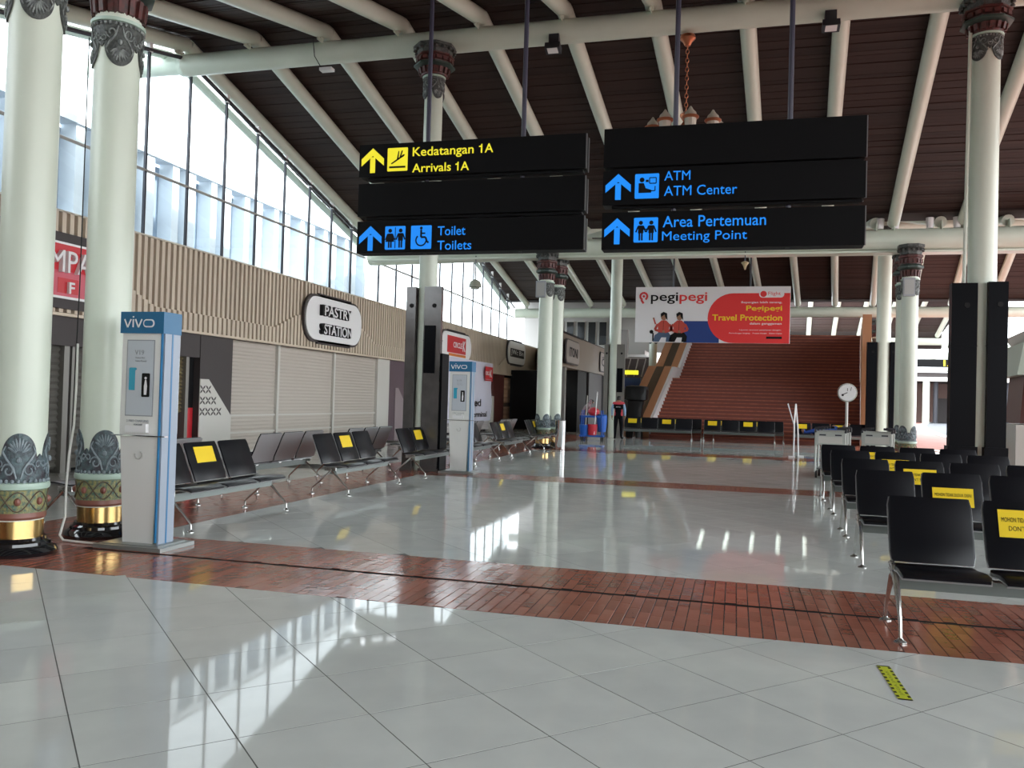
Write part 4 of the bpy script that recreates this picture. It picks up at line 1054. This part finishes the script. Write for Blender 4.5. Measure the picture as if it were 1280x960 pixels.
# chandelier under the ridge beam
t = thing('chandelier', 'copper chandelier on a chain, half hidden by the right hanging sign', 'chandelier', (-1.04, 16.2, 0))
MB().lathe([(.02, 8.55), (.14, 8.50), (.15, 8.44), (.09, 8.38), (.05, 8.30)][::-1], seg=20).build('rosette', COPL, t)
ch = MB()
for i in range(15):
    z = 8.28-i*.085; a = Vector((1, 0, 0)) if i % 2 else Vector((0, 1, 0))
    pts = [tuple(a*.028*math.cos(q*PI/4)+Vector((0, 0, z+.052*math.sin(q*PI/4)))) for q in range(9)]
    ch.tube(pts, .009, 5)
ch.build('chain', COPL, t)
MB().lathe([(.03, 6.2), (.10, 6.35), (.06, 6.5), (.12, 6.75), (.05, 6.85), (.11, 6.95), (.11, 6.99), (.03, 7.05)], seg=20).build('stem', COPL, t)
for k in range(8):
    a = 2*PI*k/8+.2; c, s_ = math.cos(a), math.sin(a)
    am = MB().tube([(.08*c, .08*s_, 6.5), (.35*c, .35*s_, 6.32), (.58*c, .58*s_, 6.42), (.62*c, .62*s_, 6.56)], .02, 7).build('arm', COPL, t)
    MB().lathe([(.05, 6.52), (.10, 6.57), (.115, 6.72)], (.62*c, .62*s_, 0), 10).lathe([(.12, 6.75), (.10, 6.82), (.05, 6.87), (.015, 6.93)], (.62*c, .62*s_, 0), 12).build('lantern_glass', LAMPG, am)
    MB().lathe([(.13, 6.70), (.155, 6.72), (.155, 6.745), (.12, 6.765)], (.62*c, .62*s_, 0), 12).build('lantern_ring', COPL, am)
# floodlights on the ridge beam
for x, lab in ((-3.6, 'black floodlight clamped under the beam between the hanging signs'), (1.5, 'floodlight under the beam above the right end of the right sign')):
    t = thing('floodlight', lab, 'lamp', (x, 16.0, 8.45))
    MB().box(-.10, .10, -.06, .10, -.02, .20).build('bracket', STEEL, t, smooth=False)
    MB().obox((0, -.08, -.10), (.15, 0, 0), (0, .10, -.03), (0, .02, .06)).build('lamp_housing', STEEL, t, smooth=False)
    MB().obox((0, -.12, -.165), (.10, 0, 0), (0, .075, -.02), (0, .002, .006)).build('lens', WHITE, t, smooth=False)
t = thing('beam_lamp', 'small white lamp with loose wire under the left end of the beam', 'lamp', (-8.55, 16.1, 8.36))
MB().box(-.14, .14, -.08, .08, -.03, .03).build('lamp_housing', WHITE, t, smooth=False)
MB().tube([(-.12, 0, .03), (-.22, -.15, .25), (-.24, -.2, .6)], .010, 6).build('wire', INK, t)
# pendant dome and cone lamps under the far eave beam
t = thing('pendant_dome', 'pale dome lamp hanging before the left window', 'lamp', (-8.25, 26.0, 0))
MB().tube([(0, 0, 5.25), (0, 0, 6.1)], .02, 8).build('stem', STEEL, t)
MB().lathe([(.14, 5.02), (.13, 5.06)], seg=16).lathe([(.21, 5.08), (.20, 5.16), (.15, 5.27), (.04, 5.33)], seg=20).build('dome', mat('dim lamp shell', (.34, .35, .28), .4), t)
t = thing('pendant_cone', 'small cone lamp under the far beam above the advert', 'lamp', (.18, 26.0, 0))
MB().tube([(0, 0, 5.75), (0, 0, 6.1)], .015, 8).build('stem', STEEL, t)
MB().lathe([(.02, 5.55), (.05, 5.66), (.12, 5.76), (.03, 5.80)], seg=16).build('shade', mat('brassy shade', (.45, .36, .2), .4), t)
for k, (x, lab_) in enumerate(((3.9, 'white cup lamp on the far beam, left of the others'), (4.3, 'white cup lamp on the far beam just left of the right column'), (5.2, 'white cup lamp on the far beam just right of the right column'), (5.9, 'white cup lamp on the far beam at the right edge'))):
    o = tag(MB().lathe([(.09, 6.66), (.11, 6.95), (.10, 6.96)], (0, 0, 0), 14).build('uplight', WHITE), lab_, 'lamp', 'cup lamps on the far beam'); o.location = (x, 25.95, 0)
# wall speakers on the paired columns
for x, y_, lab in ((-5.93, 25.1, 'grey box speaker high on the paired columns'), (4.46, 25.1, 'grey box speaker high on the column past the trolleys')):
    t = thing('wall_speaker', lab, 'speaker', (x+.08, y_+.03, 4.88)); MB().box(-.15, .15, -.07, .05, -.25, .25).build('speaker_box', GRYP, t, smooth=False)
    MB().box(-.12, .12, -.078, -.07, -.2, .2).build('grille', mat('pale grille', (.38, .38, .36), .6), t, smooth=False)
    MB().tube([(0, .04, .1), (.0, .1, .1)], .03, 6).build('speaker_bracket', STEEL, t)
# covered machine left of the stairs
t = thing('covered_machine', 'machine wrapped in black plastic sheet beside the stair parapet', 'machine', (-4.17, 36.28, 0))
mb = MB(); V = []; n = 24
for j, (z, rx, ry) in enumerate(((.0, .34, .3), (.6, .36, .3), (1.2, .33, .28), (1.55, .36, .3), (1.62, .50, .38), (2.0, .50, .38), (2.18, .46, .34), (2.22, .2, .15))):
    for k in range(n):
        a = 2*PI*k/n; q = 1/max(abs(math.cos(a)), abs(math.sin(a))); q = min(q, 1.25)*(1+.05*math.sin(5*a+j*2))
        V.append((rx*q*math.cos(a)+(.05 if z > 1.5 else 0), ry*q*math.sin(a), z))
F = [(j*n+k, j*n+(k+1) % n, (j+1)*n+(k+1) % n, (j+1)*n+k) for j in range(7) for k in range(n)]+[tuple(7*n+k for k in range(n))]
mb.add(V, F).build('plastic_sheet', TARP, t)
# cleaning cart
t = thing('cleaning_cart', 'blue cleaning cart with red bag and mop handles by the far shops', 'cart', (-5.2, 31.5, 0))
MB().box(-.45, .45, -.25, .25, .16, .22).tube([(-.40, -.2, .2), (-.36, -.2, 1.15)], .02, 8).tube([(.40, -.2, .2), (.36, -.2, 1.15)], .02, 8).tube([(.40, .2, .2), (.36, .2, 1.15)], .02, 8).tube([(-.40, .2, .2), (-.36, .2, 1.15)], .02, 8).box(-.40, .42, -.24, .24, .88, .95).build('frame', BLUE, t)
MB().lathe([(.14, .22), (.19, .60)], (-.28, -.18, 0), 14).build('bucket', BLUE, t); MB().lathe([(.15, .22), (.20, .62), (.17, .63)], (.03, -.16, 0), 14).build('red_bucket', REDB, t)
MB().sph((.05, -.05, 1.10), (.22, .20, .17)).build('red_bag', REDB, t)
MB().lathe([(.15, .35), (.19, .7), (.20, .95), (.16, 1.0)], (.36, 0, 0), 14).build('waste_sack', BLUE, t)
MB().tube([(.12, -.28, .25), (.20, -.25, 1.85)], .018, 8).build('mop_handle', WHITE, t); MB().tube([(-.22, -.22, .25), (-.18, -.2, 1.7)], .016, 8).build('mop_handle', OFFW, t)
for x in (-.38, .38):
    for y_ in (-.2, .2): MB().tube([(x-.02, y_, .08), (x+.02, y_, .08)], .08, 12).build('wheel', RUB, t)

# ================================================================== PEOPLE
def figure(name, label, joints, edges, radii, loc, rz, matf, mats, fingers=True, root='pelvis', scale=1):
    me = bpy.data.meshes.new(name); names = list(joints); idx = {n: i for i, n in enumerate(names)}
    me.from_pydata([Vector(joints[n])*scale for n in names], [(idx[a], idx[b]) for a, b in edges], [])
    o = bpy.data.objects.new(name+'_rig', me); COL.objects.link(o)
    md = o.modifiers.new('skin', 'SKIN'); md.use_smooth_shade = True
    sv = me.skin_vertices[0].data
    for n, i in idx.items():
        r = radii[n]; r = r if isinstance(r, tuple) else (r, r); kk = 1.0 if n[:2] in ('fl', 'fr', 'tl', 'tr') or n[:4] == 'palm' else 1.22; sv[i].radius = (r[0]*scale*kk, r[1]*scale*kk); sv[i].use_root = (n == root)
    o.modifiers.new('sub', 'SUBSURF').levels = 2
    dg = bpy.context.evaluated_depsgraph_get(); m2 = bpy.data.meshes.new_from_object(o.evaluated_get(dg))
    bpy.data.objects.remove(o)
    m2.materials.clear()
    for m_ in mats: m2.materials.append(m_)
    for p in m2.polygons: p.material_index = matf(p.center/scale); p.use_smooth = True
    t = thing('person', label, 'person', loc, rz)
    m2.name = 'body'; link('body', m2, t)
    return t
def hand(j, e, r, side, wrist, d, palm_n):
    """five fingers rooted in the palm; d = pointing direction"""
    w = Vector(joints_get(j, wrist)); d = Vector(d).normalized(); sd = d.cross(Vector(palm_n)).normalized()
    p = f'palm{side}'; j[p] = tuple(w+d*.06); e.append((wrist, p)); r[p] = (.030, .018)
    for i, (off, L_) in enumerate(((-.028, .065), (-.010, .078), (.010, .074), (.027, .060))):
        a, b, c = f'f{side}{i}a', f'f{side}{i}b', f'f{side}{i}c'
        bp = w+d*.09+sd*off; j[a] = tuple(bp); j[b] = tuple(bp+d*L_*.55+Vector(palm_n)*.006); j[c] = tuple(bp+d*L_*.9+Vector(palm_n)*.028)
        e += [(p, a), (a, b), (b, c)]; r[a] = .010; r[b] = .0085; r[c] = .007
    a, b = f't{side}a', f't{side}b'; j[a] = tuple(w+d*.045-sd*.04); j[b] = tuple(w+d*.085-sd*.055+Vector(palm_n)*.015)
    e += [(p, a), (a, b)]; r[a] = .012; r[b] = .009
def joints_get(j, n): return j[n]
def standing(arms='down'):
    j = dict(pelvis=(0, 0, .95), waist=(0, .005, 1.08), chest=(0, 0, 1.28), upch=(0, -.01, 1.40), neck=(0, -.005, 1.49), head0=(0, .01, 1.56), head1=(0, .02, 1.64), head2=(0, .012, 1.70),
             hipl=(-.09, 0, .90), kneel=(-.11, .015, .50), ankl=(-.115, -.02, .10), toel=(-.14, .14, .035), hipr=(.09, 0, .90), kneer=(.12, .01, .50), ankr=(.13, -.02, .10), toer=(.17, .13, .035),
             shl=(-.18, -.01, 1.40), ell=(-.25, -.03, 1.13), wrl=(-.25, .05, .90), shr=(.18, -.01, 1.40), elr=(.25, -.03, 1.13), wrr=(.25, .05, .90))
    e = [('pelvis', 'waist'), ('waist', 'chest'), ('chest', 'upch'), ('upch', 'neck'), ('neck', 'head0'), ('head0', 'head1'), ('head1', 'head2'), ('pelvis', 'hipl'), ('hipl', 'kneel'), ('kneel', 'ankl'), ('ankl', 'toel'),
         ('pelvis', 'hipr'), ('hipr', 'kneer'), ('kneer', 'ankr'), ('ankr', 'toer'), ('upch', 'shl'), ('shl', 'ell'), ('ell', 'wrl'), ('upch', 'shr'), ('shr', 'elr'), ('elr', 'wrr')]
    r = dict(pelvis=(.15, .12), waist=(.135, .10), chest=(.155, .115), upch=(.13, .09), neck=.055, head0=(.068, .075), head1=(.078, .092), head2=(.055, .065), hipl=.088, kneel=.058, ankl=.038, toel=.038,
             hipr=.088, kneer=.058, ankr=.038, toer=.038, shl=.062, ell=.045, wrl=.028, shr=.062, elr=.045, wrr=.028)
    return j, e, r
# person standing with the back to the camera (faces +Y)
j, e, r = standing(); hand(j, e, r, 'l', 'wrl', (0, .1, -1), (1, 0, 0)); hand(j, e, r, 'r', 'wrr', (0, .1, -1), (-1, 0, 0))
def mf(c):
    if c.z > 1.585 or (c.z > 1.53 and c.y < .0): return 3
    if c.z > 1.46 and abs(c.x) < .1: return 2
    if c.z < .12: return 0
    if abs(c.x) > .215-.0 and c.z < .93: return 2
    if abs(c.x) > .19: return 4 if c.z < 1.38 else 1
    if c.z < .93: return 0
    if c.z > 1.36: return 1
    if abs(c.x) > .10 and c.z < 1.18: return 1
    return 5
p1 = figure('person', 'person in a black and red work vest standing with back turned', j, e, r, (-4.50, 33.55, 0), .05, mf, [CLBK, CLRED, SKIN, HAIR, CLBLU, CLBK], scale=1.02)
MB().sph((0, .095, 1.66), (.012, .014, .016), 8, 5).build('nose', SKIN, p1)
text('lettering', 'SERVICE', WHITE, p1, (-.09, -.135, 1.275), X_, Zv, .04, .18, t=.004)
# second cleaner leaning over the cart, facing the cart (towards +X)
j, e, r = standing()
def bend(p):
    x, y_, z = p
    if z > .95:
        a = .55; dz = z-.95; return (x, y_*math.cos(a)+dz*math.sin(a), .95+dz*math.cos(a)-y_*math.sin(a))
    return p
for k in list(j):
    if k[:2] not in ('hi', 'kn', 'an', 'to', 'wr'): j[k] = bend(j[k])
j['ell'] = (-.24, .28, 1.08); j['elr'] = (.24, .28, 1.08); j['wrl'] = (-.16, .52, 1.08); j['wrr'] = (.16, .52, 1.08)
hand(j, e, r, 'l', 'wrl', (0, 1, -.1), (0, 0, -1)); hand(j, e, r, 'r', 'wrr', (0, 1, -.1), (0, 0, -1))
def mf2(c):
    if c.y > .36 and c.z > 1.40: return 3 if (c.z > 1.50 or c.y < .40) else 2
    if c.y > .50: return 2
    if c.z < .10: return 0
    if c.z < .95: return 0
    return 1
p2 = figure('person', 'person in a patterned top bending over the cleaning cart', j, e, r, (-5.72, 32.2, 0), -1.25, mf2, [CLNAVY, CLGRY, SKIN, HAIR], scale=.98)
# person lying on the far bench: head towards +X
j = dict(pelvis=(0, 0, .56), waist=(.14, 0, .57), chest=(.34, 0, .58), upch=(.48, 0, .61), neck=(.58, 0, .66), head0=(.65, 0, .70), head1=(.73, 0, .73), head2=(.79, 0, .74),
         hipl=(-.04, -.08, .55), kneel=(-.42, -.10, .62), ankl=(-.82, -.09, .52), toel=(-.86, -.10, .66), hipr=(-.04, .08, .55), kneer=(-.45, .08, .56), ankr=(-.86, .08, .50), toer=(-.89, .08, .64),
         shl=(.48, -.17, .60), ell=(.30, -.24, .72), wrl=(.22, -.08, .80), shr=(.48, .17, .60), elr=(.62, .26, .80), wrr=(.74, .12, .88))
_, e, r = standing()
hand(j, e, r, 'l', 'wrl', (-.3, 1, 0), (0, 0, -1)); hand(j, e, r, 'r', 'wrr', (.2, -1, 0), (0, 0, -1))
def mf3(c):
    if c.x > .62 and c.z < .84 and abs(c.y) < .12: return 3 if c.z > .77 or c.x > .76 else 2
    if c.z > .78 or (c.x < -.84): return 2
    if c.x < .05: return 1
    return 0
p3 = figure('person', 'person in blue lying along the bench behind the trolleys', j, e, r, (3.5, 34.95, -.03), 0, mf3, [BLUE, mat('blue trousers', (.012, .05, .25), .8), SKIN, HAIR], scale=1.05)

# ================================================================== OUTSIDE RIGHT
gr = MB().box(5.05, 80, -30, 140, -.3, -.06).build('ground_right', PAVE, kind='structure', smooth=False)
# road curve
edge = [(12.3, 55.1), (12.9, 59.9), (14.6, 71.0), (16.7, 83.7), (19.7, 99.9), (24.5, 121.8), (30.7, 145.9), (37.4, 167.0)]
edge = edge+[(80, 135), (80, 40), (30, 45)]
mb = MB().plate(edge, (0, 0, -.06), (1, 0, 0), (0, 1, 0), .02); mb.build('road', ASPH, kind='structure', smooth=False)
mb = MB()
for a, b in zip(edge[:8], edge[1:8]):
    a, b = Vector(a), Vector(b); d = (b-a).normalized(); nn = Vector((d.y, -d.x))*(.12+.002*a.y)
    mb.add([(*(a-nn), -.034), (*(b-nn), -.034), (*(b+nn), -.034), (*(a+nn), -.034)], [(0, 1, 2, 3)])
mb.build('road_line', WHITE, kind='structure', smooth=False)
t = thing('zebra_crossing', 'white striped crossing on the red paving outside at the right', 'crossing', (5.4, 29.5, -.055), .25)
for k in range(9): MB().box(k*1.0-.5, k*1.0, 0, 6.5, 0, .012).build('stripe', WHITE, t, smooth=False)
# far pavilion across the road
fp = thing('far_pavilion', 'distant pavilion with cream beams and columns across the road', 'building', (24, 120, -.05), -.05)
for k in range(9):
    MB().tube([(-16.8+k*4.2, 0, 0), (-16.8+k*4.2, 0, 5.6)], .42, 12).build('column', CREAM, fp); MB().tube([(-15.2+k*4.2, 3, 0), (-15.2+k*4.2, 3, 5.6)], .30, 10).build('column', STEEL, fp)
for z, r_ in ((10.3, .5), (8.75, .42), (6.9, .25)): MB().tube([(-22, 0, z), (22, 0, z)], r_, 12).build('beam', CREAM, fp)
MB().box(-22, 22, -.4, .4, 5.45, 5.95).build('ledge', OFFW, fp, smooth=False); MB().box(-22, 22, .1, .5, 6.0, 6.6).build('fascia', DKBR, fp, smooth=False)
for k in range(16): MB().tube([(-20+k*2.6, .2, 7.3), (-20+k*2.6, .2, 10.9)], .30, 8).build('strut', CREAM, fp)
MB().box(-22, 22, .5, 14, 5.5, 5.9).build('roof', DKBR, fp, smooth=False)
MB().box(-22, 22, 12, 12.5, 0, 5.5).build('back_wall', mat('pale brick wall', (.20, .12, .10), .7), fp, smooth=False)
for k in range(7): MB().box(-19+k*5.5, -16.2+k*5.5, 11.6, 12, 0, 3.4).build('doorway', DKBR, fp, smooth=False)
t = thing('road_sign', 'long dark gantry sign with yellow lettering far outside', 'sign', (24, 117, -.05), -.05)
MB().box(-14, 14, 0, .3, 7.15, 8.15).build('sign_panel', SIGNB, t, smooth=False)
for x in (-13.8, 13.8): MB().tube([(x, .15, 0), (x, .15, 8.1)], .16, 10).build('post', STEEL, t)
text('lettering', '1A', YEL, t, (1.33, -.01, 7.3), X_, Zv, .75, 1.5, t=.01, bold=.03); text('lettering', 'ATM', WHITE, t, (1.33+1.9, -.01, 7.45), X_, Zv, .4, 1.0, t=.01)
# bus parked by the kerb
t = thing('minibus', 'pale minibus standing outside behind the right column', 'bus', (4.95, 17.2, -.06), -.12)
def bp(pts, y0, y1, m_, name, par=t): return MB().plate(pts, (0, y1, 0), (1, 0, 0), (0, 0, 1), y1-y0).build(name, m_, par, smooth=False)
body = [(0, .35), (.55, .35)]+[(.98+.43*math.cos(math.radians(a)), .38+.43*math.sin(math.radians(a))) for a in range(180, -1, -20)]+[(5.0, .35), (7, .35), (7, 1.38), (.0, 1.34)]
bp(body, 0, 2.0, BUSW, 'body')
bp([(.25, 2.85), (7.0, 2.75), (7.0, 3.15), (1.2, 3.3), (.1, 3.05)], -.02, 2.02, BUSW, 'roof')
bp([(.0, 2.25), (.9, 2.25), (1.0, 2.85), (.1, 2.85)], -.01, 2.01, mat('pale green panel', (.38, .45, .38), .4), 'corner_panel')
bp([(.30, 1.36), (.34, 1.36), (.50, 2.3), (.22, 2.3)], -.01, .08, OFFW, 'pillar'); bp([(1.0, 1.36), (1.2, 1.36), (1.5, 2.8), (1.4, 2.8)], -.01, .08, BUSW, 'pillar'); bp([(6.7, 1.36), (7.0, 1.36), (7.0, 2.8), (6.7, 2.8)], -.01, 2.0, BUSW, 'pillar')
bp([(.1, 1.36), (6.9, 1.36), (6.9, 2.8), (.2, 2.8)], .25, 1.8, mat('bus interior', (.10, .03, .025), .5), 'interior')
for x in (.98, 5.6):
    for y_ in (.02, 1.75):
        wv = MB().tube([(x, y_, .36), (x, y_+.22, .36)], .36, 24, up=(0, 0, 1)).build('wheel', RUB, t); MB().tube([(x, y_-.01, .36), (x, y_, .36)], .18, 16, up=(0, 0, 1)).build('hub_cap', ALU, wv)
print('objects', len(bpy.data.objects))
